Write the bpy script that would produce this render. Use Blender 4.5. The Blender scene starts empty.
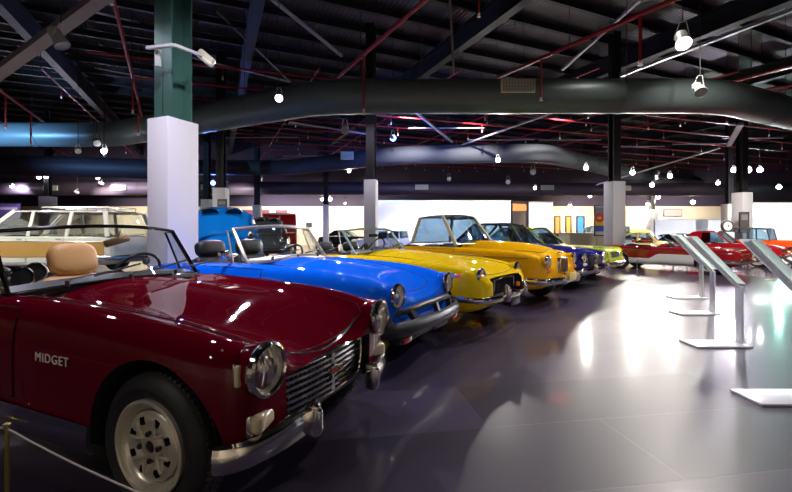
import bpy, bmesh, math, random
from mathutils import Vector, Matrix
from mathutils.bvhtree import BVHTree
random.seed(7)
PI = math.pi
SC = bpy.context.scene
COL = SC.collection
FPX, YH, H, CX = 416.0, 230.0, 1.135, 396.0

def at(px, py, Y):
    """place in the hall seen at photo position (px,py), Y metres into the hall"""
    return Vector(((px - CX) / FPX * Y, Y, H - (py - YH) / FPX * Y))

def at_h(px, py, h):
    return at(px, py, (H - h) * FPX / (py - YH))

# ---------------------------------------------------------------- materials
MATS = {}
def pmat(name, col, rough=0.5, metal=0.0, coat=0.0, emit=None, estr=0.0, bump=0.0, bscale=60, spec=0.5, var=0.0, vscale=8, coat_rough=0.03):
    if name in MATS: return MATS[name]
    m = bpy.data.materials.new(name); m.use_nodes = True
    nt = m.node_tree; b = nt.nodes['Principled BSDF']
    b.inputs['Base Color'].default_value = (*col, 1)
    b.inputs['Roughness'].default_value = rough
    b.inputs['Metallic'].default_value = metal
    b.inputs['Coat Weight'].default_value = coat
    b.inputs['Coat Roughness'].default_value = coat_rough
    b.inputs['Specular IOR Level'].default_value = spec
    if emit:
        b.inputs['Emission Color'].default_value = (*emit, 1)
        b.inputs['Emission Strength'].default_value = estr
    tc = nt.nodes.new('ShaderNodeTexCoord')
    if bump or var:
        n = nt.nodes.new('ShaderNodeTexNoise'); n.inputs['Scale'].default_value = bscale if bump else vscale
        n.inputs['Detail'].default_value = 4
        nt.links.new(tc.outputs['Object'], n.inputs['Vector'])
        if bump:
            bp = nt.nodes.new('ShaderNodeBump'); bp.inputs['Strength'].default_value = bump
            bp.inputs['Distance'].default_value = 0.01
            nt.links.new(n.outputs['Fac'], bp.inputs['Height']); nt.links.new(bp.outputs['Normal'], b.inputs['Normal'])
        if var:
            n2 = nt.nodes.new('ShaderNodeTexNoise'); n2.inputs['Scale'].default_value = vscale; n2.inputs['Detail'].default_value = 5
            nt.links.new(tc.outputs['Object'], n2.inputs['Vector'])
            mx = nt.nodes.new('ShaderNodeMix'); mx.data_type = 'RGBA'
            mx.inputs[6].default_value = tuple(c * (1 - var) for c in col) + (1,)
            mx.inputs[7].default_value = tuple(min(1, c * (1 + var)) for c in col) + (1,)
            nt.links.new(n2.outputs['Fac'], mx.inputs[0]); nt.links.new(mx.outputs[2], b.inputs['Base Color'])
    MATS[name] = m
    return m

def paint(name, col, rough=0.22, metal=0.0):
    # car paint: faint metallic flake under a clear coat
    if name in MATS: return MATS[name]
    m = pmat(name, col, rough, metal, coat=.8, coat_rough=0.02, spec=0.0)
    nt = m.node_tree; b = nt.nodes['Principled BSDF']; tc = nt.nodes['Texture Coordinate']
    n = nt.nodes.new('ShaderNodeTexNoise'); n.inputs['Scale'].default_value = 3.0
    r = nt.nodes.new('ShaderNodeMapRange'); r.inputs['To Min'].default_value = rough * .85; r.inputs['To Max'].default_value = rough * 1.15
    nt.links.new(tc.outputs['Object'], n.inputs['Vector']); nt.links.new(n.outputs['Fac'], r.inputs['Value'])
    nt.links.new(r.outputs['Result'], b.inputs['Roughness'])
    return m

def glassmat(name, tint, gloss=0.10, rough=0.01):
    if name in MATS: return MATS[name]
    m = bpy.data.materials.new(name); m.use_nodes = True; nt = m.node_tree
    for n in list(nt.nodes): nt.nodes.remove(n)
    o = nt.nodes.new('ShaderNodeOutputMaterial'); t = nt.nodes.new('ShaderNodeBsdfTransparent'); g = nt.nodes.new('ShaderNodeBsdfGlossy')
    t.inputs['Color'].default_value = (*tint, 1); g.inputs['Roughness'].default_value = rough
    lw = nt.nodes.new('ShaderNodeLayerWeight'); lw.inputs['Blend'].default_value = 0.25
    mr = nt.nodes.new('ShaderNodeMapRange'); mr.inputs['To Min'].default_value = gloss; mr.inputs['To Max'].default_value = 0.85
    mx = nt.nodes.new('ShaderNodeMixShader')
    nt.links.new(lw.outputs['Facing'], mr.inputs['Value']); nt.links.new(mr.outputs['Result'], mx.inputs[0])
    nt.links.new(t.outputs[0], mx.inputs[1]); nt.links.new(g.outputs[0], mx.inputs[2]); nt.links.new(mx.outputs[0], o.inputs[0])
    MATS[name] = m
    return m

CHROME = pmat('chrome', (.82, .80, .76), .08, 1.0, bump=.03, bscale=9)
CHROME2 = pmat('bright_trim', (.75, .74, .70), .18, 1.0)
RUBBER = pmat('tyre_rubber', (.018, .018, .02), .55, bump=.05, bscale=90)
BLACK = pmat('black_trim', (.012, .012, .014), .35)
WELL = pmat('dark_well', (.006, .006, .007), .8)
INTER = pmat('dark_cabin', (.02, .018, .018), .6, bump=.1)
LEATHER = pmat('black_leather', (.012, .013, .015), .4, bump=.15, bscale=120)
TAN = pmat('tan_leather', (.62, .34, .13), .45, bump=.12, bscale=120)
SILVER = pmat('silver_rim', (.80, .75, .62), .3, .6, bump=.05)
REFL = pmat('lamp_reflector', (.95, .90, .76), .3, .1)
GLASS = glassmat('clear_glass', (.93, .97, .95), .05)
GLASST = glassmat('tinted_glass', (.46, .60, .68), .10)
LENS = glassmat('lamp_glass', (.95, .95, .92), .12, .05)
ORANGE = pmat('amber_lens', (.75, .13, .01), .15, coat=1, emit=(1, .2, .02), estr=.05)
REDL = pmat('red_lens', (.5, .01, .01), .15, coat=1)
CREAML = pmat('cream_lens', (.75, .62, .38), .15, coat=1)
RUBGREY = pmat('grey_rubber_bumper', (.028, .03, .036), .4, bump=.1, bscale=40)

# ---------------------------------------------------------------- mesh helpers
class MB:
    def __init__(s): s.v = []; s.f = []; s.mi = []
    def add(s, vs, fs, mi=0):
        o = len(s.v); s.v += [tuple(p) for p in vs]
        for f in fs: s.f.append([i + o for i in f]); s.mi.append(mi)
        return s
    def box(s, x0, x1, y0, y1, z0, z1, mi=0):
        vs = [(x, y, z) for x in (x0, x1) for y in (y0, y1) for z in (z0, z1)]
        return s.add(vs, [(0, 1, 3, 2), (4, 6, 7, 5), (0, 4, 5, 1), (2, 3, 7, 6), (0, 2, 6, 4), (1, 5, 7, 3)], mi)
    def rbox(s, c, size, r=.01, M=None, mi=0, seg=2):
        bm = bmesh.new(); bmesh.ops.create_cube(bm, size=1)
        for v in bm.verts: v.co = Vector((v.co.x * size[0], v.co.y * size[1], v.co.z * size[2]))
        r = min(r, min(size) * .49)
        bmesh.ops.bevel(bm, geom=list(bm.edges), offset=r, segments=seg, profile=.5, affect='EDGES')
        M = (Matrix.Translation(Vector(c)) @ M.to_4x4()) if M else Matrix.Translation(Vector(c))
        bm.verts.index_update()
        s.add([M @ v.co for v in bm.verts], [[v.index for v in f.verts] for f in bm.faces], mi); bm.free(); return s
    def bar(s, p, q, w, d, mi=0, up=(0, 0, 1)):
        p, q = Vector(p), Vector(q); a = (q - p).normalized(); u = Vector(up)
        sd = a.cross(u)
        if sd.length < 1e-4: sd = a.cross(Vector((1, 0, 0)))
        sd.normalize(); u = sd.cross(a)
        vs = []
        for e in (p, q):
            for i, j in ((-1, -1), (1, -1), (1, 1), (-1, 1)): vs.append(e + sd * i * w / 2 + u * j * d / 2)
        return s.add(vs, [(3, 2, 1, 0), (4, 5, 6, 7), (0, 1, 5, 4), (1, 2, 6, 5), (2, 3, 7, 6), (3, 0, 4, 7)], mi)
    def tube(s, pts, r, n=8, mi=0, closed=False, rr=None, squash=1.0):
        pts = [Vector(p) for p in pts]; N = len(pts); rings = []
        prev = None
        for i, p in enumerate(pts):
            if closed: t = pts[(i + 1) % N] - pts[i - 1]
            else: t = pts[min(i + 1, N - 1)] - pts[max(i - 1, 0)]
            if t.length < 1e-9: t = Vector((0, 0, 1))
            t.normalize()
            if prev is None:
                a = Vector((0, 0, 1)) if abs(t.z) < .9 else Vector((1, 0, 0))
                nrm = (a - t * a.dot(t)).normalized()
            else:
                nrm = prev - t * prev.dot(t); nrm.normalize()
            prev = nrm; bn = t.cross(nrm); R = rr[i] if rr else r
            rings.append([p + nrm * math.cos(2 * PI * k / n) * R + bn * math.sin(2 * PI * k / n) * R * squash for k in range(n)])
        vs = [v for rg in rings for v in rg]; fs = []
        for i in range(N if closed else N - 1):
            j = (i + 1) % N
            for k in range(n):
                l = (k + 1) % n; fs.append((i * n + k, i * n + l, j * n + l, j * n + k))
        if not closed: fs += [list(range(n))[::-1], [(N - 1) * n + k for k in range(n)]]
        return s.add(vs, fs, mi)
    def lathe(s, prof, n=32, c=(0, 0, 0), axis='y', mi=0, cap=True, M=None):
        """prof: (radius, height along axis)"""
        vs = []; fs = []
        for r, h in prof:
            for k in range(n):
                a = 2 * PI * k / n; ca, sa = math.cos(a) * r, math.sin(a) * r
                if axis == 'y': p = (ca, h, sa)
                elif axis == 'x': p = (h, ca, sa)
                else: p = (ca, sa, h)
                p = Vector(p)
                if M: p = M @ p
                vs.append(p + Vector(c))
        for i in range(len(prof) - 1):
            for k in range(n):
                l = (k + 1) % n; fs.append((i * n + k, i * n + l, (i + 1) * n + l, (i + 1) * n + k))
        if cap:
            if prof[0][0] > 1e-4: fs.append(list(range(n)))
            if prof[-1][0] > 1e-4: fs.append([(len(prof) - 1) * n + k for k in range(n)][::-1])
        return s.add(vs, fs, mi)
    def grid(s, rows, mi=0, thick=None):
        nr, nc = len(rows), len(rows[0]); vs = [p for r in rows for p in r]
        fs = [(i * nc + j, i * nc + j + 1, (i + 1) * nc + j + 1, (i + 1) * nc + j) for i in range(nr - 1) for j in range(nc - 1)]
        if thick:
            t = Vector(thick); o = len(vs); vs = vs + [Vector(p) + t for p in vs]
            fs2 = [tuple(o + k for k in f[::-1]) for f in fs]
            edge = [i for i in range(nc)] + [i * nc + nc - 1 for i in range(1, nr)] + [(nr - 1) * nc + j for j in range(nc - 2, -1, -1)] + [i * nc for i in range(nr - 2, 0, -1)]
            fs = fs + fs2 + [(edge[k], edge[(k + 1) % len(edge)], o + edge[(k + 1) % len(edge)], o + edge[k]) for k in range(len(edge))]
        return s.add(vs, fs, mi)
    def prism(s, poly, d0, d1, axis='y', mi=0):
        def P(a, b, d): return {'y': (a, d, b), 'x': (d, a, b), 'z': (a, b, d)}[axis]
        n = len(poly); vs = [P(a, b, d0) for a, b in poly] + [P(a, b, d1) for a, b in poly]
        return s.add(vs, [list(range(n))[::-1], [n + i for i in range(n)]] + [(i, (i + 1) % n, n + (i + 1) % n, n + i) for i in range(n)], mi)
    def mesh(s, name, mats, smooth=True, ang=35):
        me = bpy.data.meshes.new(name); me.from_pydata(s.v, [], s.f)
        if not isinstance(mats, (list, tuple)): mats = [mats]
        for m in mats: me.materials.append(m)
        me.polygons.foreach_set('material_index', s.mi)
        bm = bmesh.new(); bm.from_mesh(me); bmesh.ops.remove_doubles(bm, verts=bm.verts, dist=1e-5)
        bmesh.ops.recalc_face_normals(bm, faces=bm.faces); bm.to_mesh(me); bm.free()
        if smooth: shade(me, ang)
        return me
    def build(s, name, mats, parent=None, smooth=True, ang=35):
        return link(s.mesh(name, mats, smooth, ang), name, parent)

def shade(me, ang=35):
    me.polygons.foreach_set('use_smooth', [True] * len(me.polygons))
    try: me.set_sharp_from_angle(angle=math.radians(ang))
    except Exception: pass
    me.update()

def link(me, name, parent=None):
    o = bpy.data.objects.new(name, me); COL.objects.link(o)
    if parent: o.parent = parent
    return o

def empty(name, loc=(0, 0, 0), rz=0, sc=1.0):
    o = bpy.data.objects.new(name, None); COL.objects.link(o); o.location = loc; o.rotation_euler = (0, 0, rz); o.scale = (sc,) * 3
    o.empty_display_size = .1
    return o

def tag(o, label, cat, group=None):
    o['label'] = label; o['category'] = cat
    if group: o['group'] = group
    return o

def struct(o):
    o['kind'] = 'structure'; return o

def kids(o): return [c for c in bpy.data.objects if c.parent == o]

def copy_tree(o, parent=None):
    c = o.copy(); COL.objects.link(c); c.parent = parent
    for ch in kids(o): copy_tree(ch, c)
    return c

def boolean(me, cutters, mats):
    """difference with each closed cutter mesh; cutter faces keep their own material slot"""
    o = bpy.data.objects.new('work', me); COL.objects.link(o); cs = []
    for c in cutters:
        co = bpy.data.objects.new('cut', c); COL.objects.link(co); cs.append(co)
        md = o.modifiers.new('b', 'BOOLEAN'); md.operation = 'DIFFERENCE'; md.object = co; md.solver = 'EXACT'
    dg = bpy.context.evaluated_depsgraph_get(); dg.update()
    res = bpy.data.meshes.new_from_object(o.evaluated_get(dg), preserve_all_data_layers=True, depsgraph=dg)
    for co in cs: bpy.data.objects.remove(co)
    bpy.data.objects.remove(o)
    return res

def spline(pts, n, closed=False):
    """Catmull-Rom through pts"""
    pts = [Vector(p) for p in pts]; out = []; N = len(pts)
    segs = N if closed else N - 1
    for i in range(segs):
        if closed: a, b, c, d = pts[i - 1], pts[i], pts[(i + 1) % N], pts[(i + 2) % N]
        else: a, b, c, d = pts[max(i - 1, 0)], pts[i], pts[i + 1], pts[min(i + 2, N - 1)]
        for k in range(n):
            t = k / n
            out.append(.5 * ((2 * b) + (c - a) * t + (2 * a - 5 * b + 4 * c - d) * t * t + (3 * b - a - 3 * c + d) * t ** 3))
    if not closed: out.append(pts[-1])
    return out

def pchip(xs, ys, x):
    n = len(xs)
    if x <= xs[0]: return ys[0]
    if x >= xs[-1]: return ys[-1]
    i = max(k for k in range(n - 1) if xs[k] <= x)
    h = [xs[k + 1] - xs[k] for k in range(n - 1)]; d = [(ys[k + 1] - ys[k]) / h[k] for k in range(n - 1)]
    def m(k):
        if k == 0: return d[0]
        if k == n - 1: return d[-1]
        if d[k - 1] * d[k] <= 0: return 0
        w1, w2 = 2 * h[k] + h[k - 1], h[k] + 2 * h[k - 1]
        return (w1 + w2) / (w1 / d[k - 1] + w2 / d[k])
    t = (x - xs[i]) / h[i]
    return (2 * t**3 - 3 * t * t + 1) * ys[i] + (t**3 - 2 * t * t + t) * h[i] * m(i) + (-2 * t**3 + 3 * t * t) * ys[i + 1] + (t**3 - t * t) * h[i] * m(i + 1)

def pillow(c, size, M, e=.62):
    rows = []; g = lambda v: math.copysign(abs(v) ** e, v)
    for i in range(17):
        a = -PI / 2 + PI * i / 16
        rows.append([Vector(c) + M @ Vector((size[0] / 2 * g(math.cos(a)) * g(math.cos(b)), size[1] / 2 * g(math.cos(a)) * g(math.sin(b)), size[2] / 2 * g(math.sin(a)))) for b in [2 * PI * k / 32 for k in range(33)]])
    return MB().grid(rows)

# ---------------------------------------------------------------- wheels
def wheel_mesh(R, rr, tw, style, white=False):
    """returns dict of meshes; wheel axis y, outer face towards -y, origin at hub"""
    out = {}
    o = -tw / 2
    prof = [(rr, o + .012), (rr + .012, o + .004), (rr + .03, o - .004), ((R + rr) / 2, o - .012), (R - .035, o - .006), (R - .012, o + .012), (R, o + .03),
            (R, 0), (R, tw / 2 - .03), (R - .012, tw / 2 - .012), (R - .035, tw / 2), ((R + rr) / 2, tw / 2 + .01), (rr, tw / 2 - .01)]
    m = MB().lathe(prof, 56, cap=False)
    # tread blocks
    for k in range(64):
        a = 2 * PI * k / 64
        for y in (-tw * .24, 0, tw * .24):
            m.rbox((math.cos(a) * (R - .001), y, math.sin(a) * (R - .001)), (.012, tw * .17, .018), .002, Matrix.Rotation(-a, 3, 'Y'), seg=1) if style == 'slots' else None
    out['tyre'] = m.mesh('tyre', RUBBER)
    if white:
        w = MB().lathe([(rr + .012, o - .006), (rr + .015, o - .011), (rr + .04, o - .014), (rr + .043, o - .008)], 56, cap=False)
        out['whitewall_band'] = w.mesh('whitewall_band', pmat('whitewall', (.75, .75, .72), .5))
    if style == 'slots':
        # rolled outer lip, sunken barrel, pressed disc with eight square slots
        m = MB().lathe([(rr + .004, o + .02), (rr + .006, o - .008), (rr - .004, o - .013), (rr - .012, o - .008), (rr - .014, o + .004), (rr - .03, o + .012), (rr - .036, o + .022), (rr - .045, o + .045), (rr - .05, tw / 2)], 64, cap=False)
        out['rim'] = m.mesh('rim', SILVER)
        dr = rr - .044
        d = MB().lathe([(dr, o + .042), (dr, o + .018), (dr - .014, o + .006), (dr - .04, o + .002), (.062, o + .016), (.045, o + .004), (.026, o + .004), (.026, o + .045)], 72, cap=False)
        # close it to a solid
        n = 72; base = len(d.v) - n
        d.f += [[k, (k + 1) % n, base + (k + 1) % n, base + k] for k in range(n)]; d.mi += [0] * n
        me = d.mesh('wheel_disc', [SILVER, WELL])
        cuts = []
        for k in range(8):
            a = 2 * PI * (k + .5) / 8
            c = MB().rbox((math.cos(a) * .104, o + .02, math.sin(a) * .104), (.032, .12, .030), .005, Matrix.Rotation(-a, 3, 'Y'), mi=1)
            cuts.append(c.mesh('c', [SILVER, WELL]))
        me = boolean(me, cuts, None); shade(me, 40)
        out['wheel_disc'] = me
        for k in range(4):
            b = MB(); a = 2 * PI * (k + .12) / 4 + PI / 4
            for da in (-.28, .28):
                b.tube([(math.cos(a) * .05, o + .004, math.sin(a) * .05), (math.cos(a + da) * .085, o + .0, math.sin(a + da) * .085), (math.cos(a + da * 1.25) * .11, o + .003, math.sin(a + da * 1.25) * .11)], .0065, 8)
            out['spoke#%d' % k] = b.mesh('spoke', SILVER)
        b = MB()
        for k in range(4):
            a = 2 * PI * k / 4 + .1
            b.lathe([(.011, o + .012), (.011, o - .004), (.006, o - .008), (0, o - .008)], 6, (math.cos(a) * .052, 0, math.sin(a) * .052))
        out['wheel_nuts'] = b.mesh('wheel_nuts', BLACK)
        out['hub'] = MB().lathe([(.025, o + .03), (.025, o + .012), (.012, o + .01), (0, o + .01)], 20).mesh('hub', WELL)
    elif style == 'wire':
        out['rim'] = MB().lathe([(rr + .004, o + .01), (rr + .004, o - .006), (rr - .01, o - .004), (rr - .02, o + .03), (rr - .02, tw / 2)], 40, cap=False).mesh('rim', CHROME)
        b = MB()
        for k in range(28):
            a = 2 * PI * k / 28; a2 = a + (.35 if k % 2 else -.35)
            b.tube([(math.cos(a2) * .03, o - .0, math.sin(a2) * .03), (math.cos(a) * (rr - .018), o + .04, math.sin(a) * (rr - .018))], .003, 4)
        out['spokes'] = b.mesh('spokes', CHROME)
        out['hubcap'] = MB().lathe([(.04, o + .02), (.04, o - .01), (.02, o - .03), (0, o - .03)], 20).mesh('hubcap', CHROME)
    else:
        out['rim'] = MB().lathe([(rr + .004, o + .01), (rr + .004, o - .006), (rr - .012, o - .004), (rr - .02, o + .02), (rr * .7, o + .028), (rr * .68, o + .02), (0, o + .02)], 40, cap=False).mesh('rim', SILVER)
        out['hubcap'] = MB().lathe([(rr * .68, o + .022), (rr * .66, o + .0), (rr * .5, o - .012), (rr * .3, o - .008), (rr * .26, o - .02), (0, o - .026)], 36).mesh('hubcap', CHROME)
    return out

# ---------------------------------------------------------------- cars
class Car:
    """local x forward from the front axle, y left, z up; the side towards the aisle camera is -y"""
    def __init__(s, name, label, cat, near, th, W, keys, paintm, scale=1.0, valley=.02, crown=.86, group=None, lowm=None, split=.5, square=0.0):
        th = math.radians(th); s.F = Vector((math.cos(th), -math.sin(th), 0)); s.L = Vector((math.sin(th), math.cos(th), 0))
        loc = Vector((near[0], near[1], 0)) + s.L * W * scale
        s.root = tag(empty(name, loc, -th, scale), label, cat, group)
        s.W = W; s.keys = sorted(keys); s.paint = paintm; s.valley = valley; s.crown = crown; s.lowm = lowm; s.split = split; s.square = square
        s.cuts = []; s.us = [k[0] for k in s.keys]
        s.make()
    def par(s, u): return [pchip(s.us, [k[i] for k in s.keys], u) for i in range(1, 5)]
    def half(s, u):
        w, b, cs, t = s.par(u); hh = cs - b; cr = s.crown; q = s.square
        pts = [(0, b), (.5 * w, b), (.86 * w, b + .002), (.95 * w, b + .03), (.985 * w, b + .13 * hh), (.998 * w, b + .35 * hh), (w, b + .58 * hh),
               ((.99 + .008 * q) * w, cs - .22 * hh), ((.955 + .035 * q) * w, cs - .07 * hh), (((.955 + cr) / 2 + .03 * q) * w, cs - .012 * hh), (cr * w, cs), ((cr - .09) * w, cs - s.valley * .5)]
        y0 = (cr - .2) * w; z0 = cs - s.valley
        if t < z0: z0 = z0 - .25 * (z0 - t)
        for k in (1, .8, .55, .28): pts.append((y0 * k, t - (t - z0) * k ** 2.2))
        pts.append((0, t))
        return [(p.x, p.y) for p in spline([(a, b_, 0) for a, b_ in pts], 3)]
    def make(s):
        u0, u1 = s.us[0], s.us[-1]; N = 78; st = []
        for i in range(N + 1):
            c = i / N; c = .5 - .5 * math.cos(PI * c) if True else c
            c = .35 * c + .65 * (i / N); st.append(u0 + (u1 - u0) * c)
        rings = []
        for u in st:
            h = s.half(u); ring = [(u, -y, z) for y, z in h] + [(u, y, z) for y, z in h[-2:0:-1]]
            rings.append(ring)
        def capring(ring, f, du):
            zs = [p[2] for p in ring]; zc = (min(zs) + max(zs)) / 2
            return [(p[0] + du, p[1] * (1 - (1 - f) * .45), zc + (p[2] - zc) * f) for p in ring]
        rings = [capring(rings[0], .25, -.03), capring(rings[0], .6, -.027), capring(rings[0], .9, -.014)] + rings + [capring(rings[-1], .93, .012), capring(rings[-1], .7, .024), capring(rings[-1], .3, .028)]
        n = len(rings[0]); vs = [p for r in rings for p in r]
        fs = [(i * n + j, i * n + (j + 1) % n, (i + 1) * n + (j + 1) % n, (i + 1) * n + j) for i in range(len(rings) - 1) for j in range(n)]
        fs += [list(range(n)), [(len(rings) - 1) * n + j for j in range(n)][::-1]]
        m = MB().add(vs, fs)
        if s.lowm:
            for k, f in enumerate(m.f):
                z = sum(m.v[i][2] for i in f) / len(f); u = sum(m.v[i][0] for i in f) / len(f)
                if s.lowm[1](u, z): m.mi[k] = 2
        s.mats = [s.paint, WELL, s.lowm[0] if s.lowm else s.paint, INTER]
        s.me = m.mesh('body', s.mats)
        bm = bmesh.new(); bm.from_mesh(s.me); s.bvh = BVHTree.FromBMesh(bm); bm.free()
    def side(s, u, z, sgn=-1):
        h = s.bvh.ray_cast(Vector((u, sgn * 3, z)), Vector((0, -sgn, 0)))
        return h[0] if h[0] else Vector((u, sgn * s.W, z))
    def top(s, u, y):
        h = s.bvh.ray_cast(Vector((u, y, 3)), Vector((0, 0, -1)))
        return h[0] if h[0] else Vector((u, y, .7))
    def front(s, y, z, rear=False):
        d = -1 if rear else 1
        h = s.bvh.ray_cast(Vector((6 * d, y, z)), Vector((-d, 0, 0)))
        return h[0] if h[0] else Vector((s.us[-1] if d > 0 else s.us[0], y, z))
    def arches(s, us, r, zc, depth=.3, rear=None):
        for i, u in enumerate(us):
            rad = rear if (rear and i == 1) else r
            for sg in (-1, 1):
                c = MB().lathe([(rad, -depth / 2), (rad, depth / 2)], 56, (u, sg * (s.W - depth / 2 + .06), zc), mi=1)
                s.cuts.append(c.mesh('c', s.mats))
    def cockpit(s, u0, u1, hw, z0=.32, r=.10, z1=2.0):
        pts = []
        for cx_, cy_, a0 in ((u1 - r, hw - r, 0), (u0 + r, hw - r, 90), (u0 + r, -hw + r, 180), (u1 - r, -hw + r, 270)):
            for k in range(7):
                a = math.radians(a0 + 15 * k); pts.append((cx_ + r * math.cos(a), cy_ + r * math.sin(a)))
        s.cuts.append(MB().prism(pts, z0, z1, 'z', mi=3).mesh('c', s.mats))
    def cutbox(s, x0, x1, y0, y1, z0, z1):
        s.cuts.append(MB().box(x0, x1, y0, y1, z0, z1, mi=1).mesh('c', s.mats))
    def finish(s):
        me = boolean(s.me, s.cuts, s.mats) if s.cuts else s.me
        if len(me.materials) == 0:
            for m in s.mats: me.materials.append(m)
        shade(me, 38); s.body = link(me, 'body', s.root); return s.body
    def part(s, mb, name, mat, parent=None, **k): return mb.build(name, mat, parent or s.root, **k)
    def wheels(s, us, R, rr, tw, style, inset=.045, white=False, zc=None):
        ms = wheel_mesh(R, rr, tw, style, white); zc = zc if zc is not None else R - .008
        for u in us:
            for sg in (-1, 1):
                w = link(ms['tyre'], 'wheel', s.root)
                w.location = (u, sg * (s.W - inset - tw / 2), zc); w.rotation_euler = (0, .3 * u + (.12 if sg > 0 else 0), 0 if sg < 0 else PI)
                for k, me in ms.items():
                    if k != 'tyre': link(me, k.split('#')[0], w)
        m = MB()
        for u in us: m.tube([(u, -s.W + .2, zc), (u, s.W - .2, zc)], .03, 8)
        s.part(m, 'axle', BLACK)
    def headlight(s, u, y, z, r=.09, pod=.12, podm=None, tilt=0, ring=CHROME):
        """round lamp with chrome bezel, bowl, glass"""
        for sg in (-1, 1):
            c = (u, sg * y, z)
            m = MB().lathe([(0, -pod - .02), (r * .75, -pod), (r * 1.0, -pod * .55), (r * 1.1, -.03), (r * 1.1, -.01)], 32, c, 'x', cap=False)
            pd = s.part(m, 'headlight', podm or s.paint)
            m = MB().lathe([(r * 1.1, -.022), (r * 1.17, -.008), (r * 1.13, .008), (r * 1.0, .014), (r * .94, .008), (r * .94, -.004)], 36, c, 'x', cap=False)
            m.build('bezel', ring, pd)
            m = MB().lathe([(r * .95, .0), (r * .8, -.022), (r * .5, -.045), (r * .2, -.055), (0, -.056)], 32, c, 'x', cap=False)
            m.lathe([(r * .16, -.05), (r * .16, -.012), (r * .08, -.004), (0, -.003)], 16, c, 'x')
            m.build('reflector', REFL, pd)
            m = MB().lathe([(r * .94, .004), (r * .8, .016), (r * .5, .027), (r * .2, .031), (0, .032)], 32, c, 'x', cap=False)
            m.build('lamp_glass', LENSRIB, pd)
    def door(s, u0, u1, z0, z1, both=True, ro=.004, handle=None, name='door'):
        for sg in ((-1, 1) if both else (-1,)):
            rows = []
            for i in range(9):
                z = z0 + (z1 - z0) * i / 8
                rows.append([s.side(u0 + (u1 - u0) * j / 10, z, sg) + Vector((0, sg * ro, 0)) for j in range(11)])
            m = MB().grid(rows, 0, (0, -sg * (ro + .006), 0))
            loop = rows[0] + [r[-1] for r in rows[1:]] + rows[-1][-2::-1] + [r[0] for r in rows[-2:0:-1]]
            m.tube(loop, .0035, 5, mi=1, closed=True)
            d = s.part(m, name, [s.paint, WELL])
            if handle:
                hu, hz = handle; p = s.side(hu, hz, sg)
                h = MB().tube([p + Vector((-.06, sg * .01, 0)), p + Vector((-.05, sg * .03, 0)), p + Vector((.05, sg * .03, 0)), p + Vector((.06, sg * .008, 0))], .008, 8)
                h.lathe([(.012, 0), (.012, .02), (.0, .024)], 12, p + Vector((.05, sg * .0, -.0)), 'y')
                h.build('door_handle', CHROME, d)
    def bonnet(s, u0, u1, y0, y1, ro=.003, name='bonnet', taper=0.0, line=.0035, round_=0.06, nu=22, nv=20):
        rows = []
        for i in range(nu + 1):
            u = u0 + (u1 - u0) * i / nu
            e = min(i, nu - i) / nu * (u1 - u0)
            k = 1 - (round_ / max(y1, .1)) * max(0, 1 - e / max(round_, 1e-3)) ** 2 if round_ else 1
            yy = (y0 + (y1 - y0) * i / nu) * k
            rows.append([s.top(u, yy * (2 * j / nv - 1)) + Vector((0, 0, ro)) for j in range(nv + 1)])
        m = MB().grid(rows, 0, (0, 0, -(ro + .006)))
        loop = rows[0] + [r[-1] for r in rows[1:]] + rows[-1][-2::-1] + [r[0] for r in rows[-2:0:-1]]
        m.tube(loop, line, 5, mi=1, closed=True)
        return s.part(m, name, [s.paint, WELL])
    def sweep(s, path, h, d, name='bumper', mat=None, parent=None, ref=-.5):
        """blade swept along a plan path of (u,y,z): height h, depth d, rounded face"""
        path = [Vector(p) for p in path]; rings = []
        for i, p in enumerate(path):
            t = path[min(i + 1, len(path) - 1)] - path[max(i - 1, 0)]; t.normalize()
            nrm = Vector((t.y, -t.x, 0)).normalized()
            if nrm.dot(p - Vector((ref, 0, p.z))) < 0: nrm = -nrm
            pr = [(-.5, 0), (-.42, .55), (-.2, .92), (0, 1), (.2, .92), (.42, .55), (.5, 0), (.42, -.05), (-.42, -.05)]
            rings.append([p + nrm * (b * d) + Vector((0, 0, a * h)) for a, b in pr])
        m = MB(); n = 9; vs = [v for r in rings for v in r]
        fs = [(i * n + j, i * n + (j + 1) % n, (i + 1) * n + (j + 1) % n, (i + 1) * n + j) for i in range(len(rings) - 1) for j in range(n)]
        fs += [list(range(n)), [(len(rings) - 1) * n + j for j in range(n)]]
        m.add(vs, fs)
        return s.part(m, name, mat or CHROME, parent)
    def overrider(s, u, y, z, h=.16, parent=None):
        m = MB()
        m.rbox((u, y, z), (.07, .05, h), .02, seg=3)
        m.rbox((u + .02, y, z), (.05, .034, h * .7), .014, seg=3)
        return s.part(m, 'overrider', CHROME, parent)
    def windscreen(s, foot, topp, hwf, hwt, bow=.10, r=.012, mat=None, glass=None, vent=.22, zside=None):
        """foot/topp (u,z) at the pillar; frame bows forward at the centre"""
        mat = mat or CHROME2; n = 14
        def pt(k, j):  # k 0..1 up, j -1..1 across
            u = foot[0] + (topp[0] - foot[0]) * k + bow * (1 - j * j) ; z = foot[1] + (topp[1] - foot[1]) * k + .035 * (1 - j * j) * (1 if k > .5 else .9)
            hw = hwf + (hwt - hwf) * k
            return Vector((u, hw * j, z))
        m = MB()
        loop = [pt(0, -1 + 2 * j / n) for j in range(n + 1)] + [pt(k / 5, 1) for k in range(1, 5)] + [pt(1, 1 - 2 * j / n) for j in range(n + 1)] + [pt(1 - k / 5, -1) for k in range(1, 5)]
        # rounded upper corners
        m.tube(loop, r, 8, closed=True)
        fr = s.part(m, 'windscreen_frame', mat)
        rows = [[pt(.02 + .96 * i / 6, (-1 + 2 * j / n) * .99) for j in range(n + 1)] for i in range(7)]
        MB().grid(rows).build('windscreen_glass', glass or GLASS, fr)
        m = MB()
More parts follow.
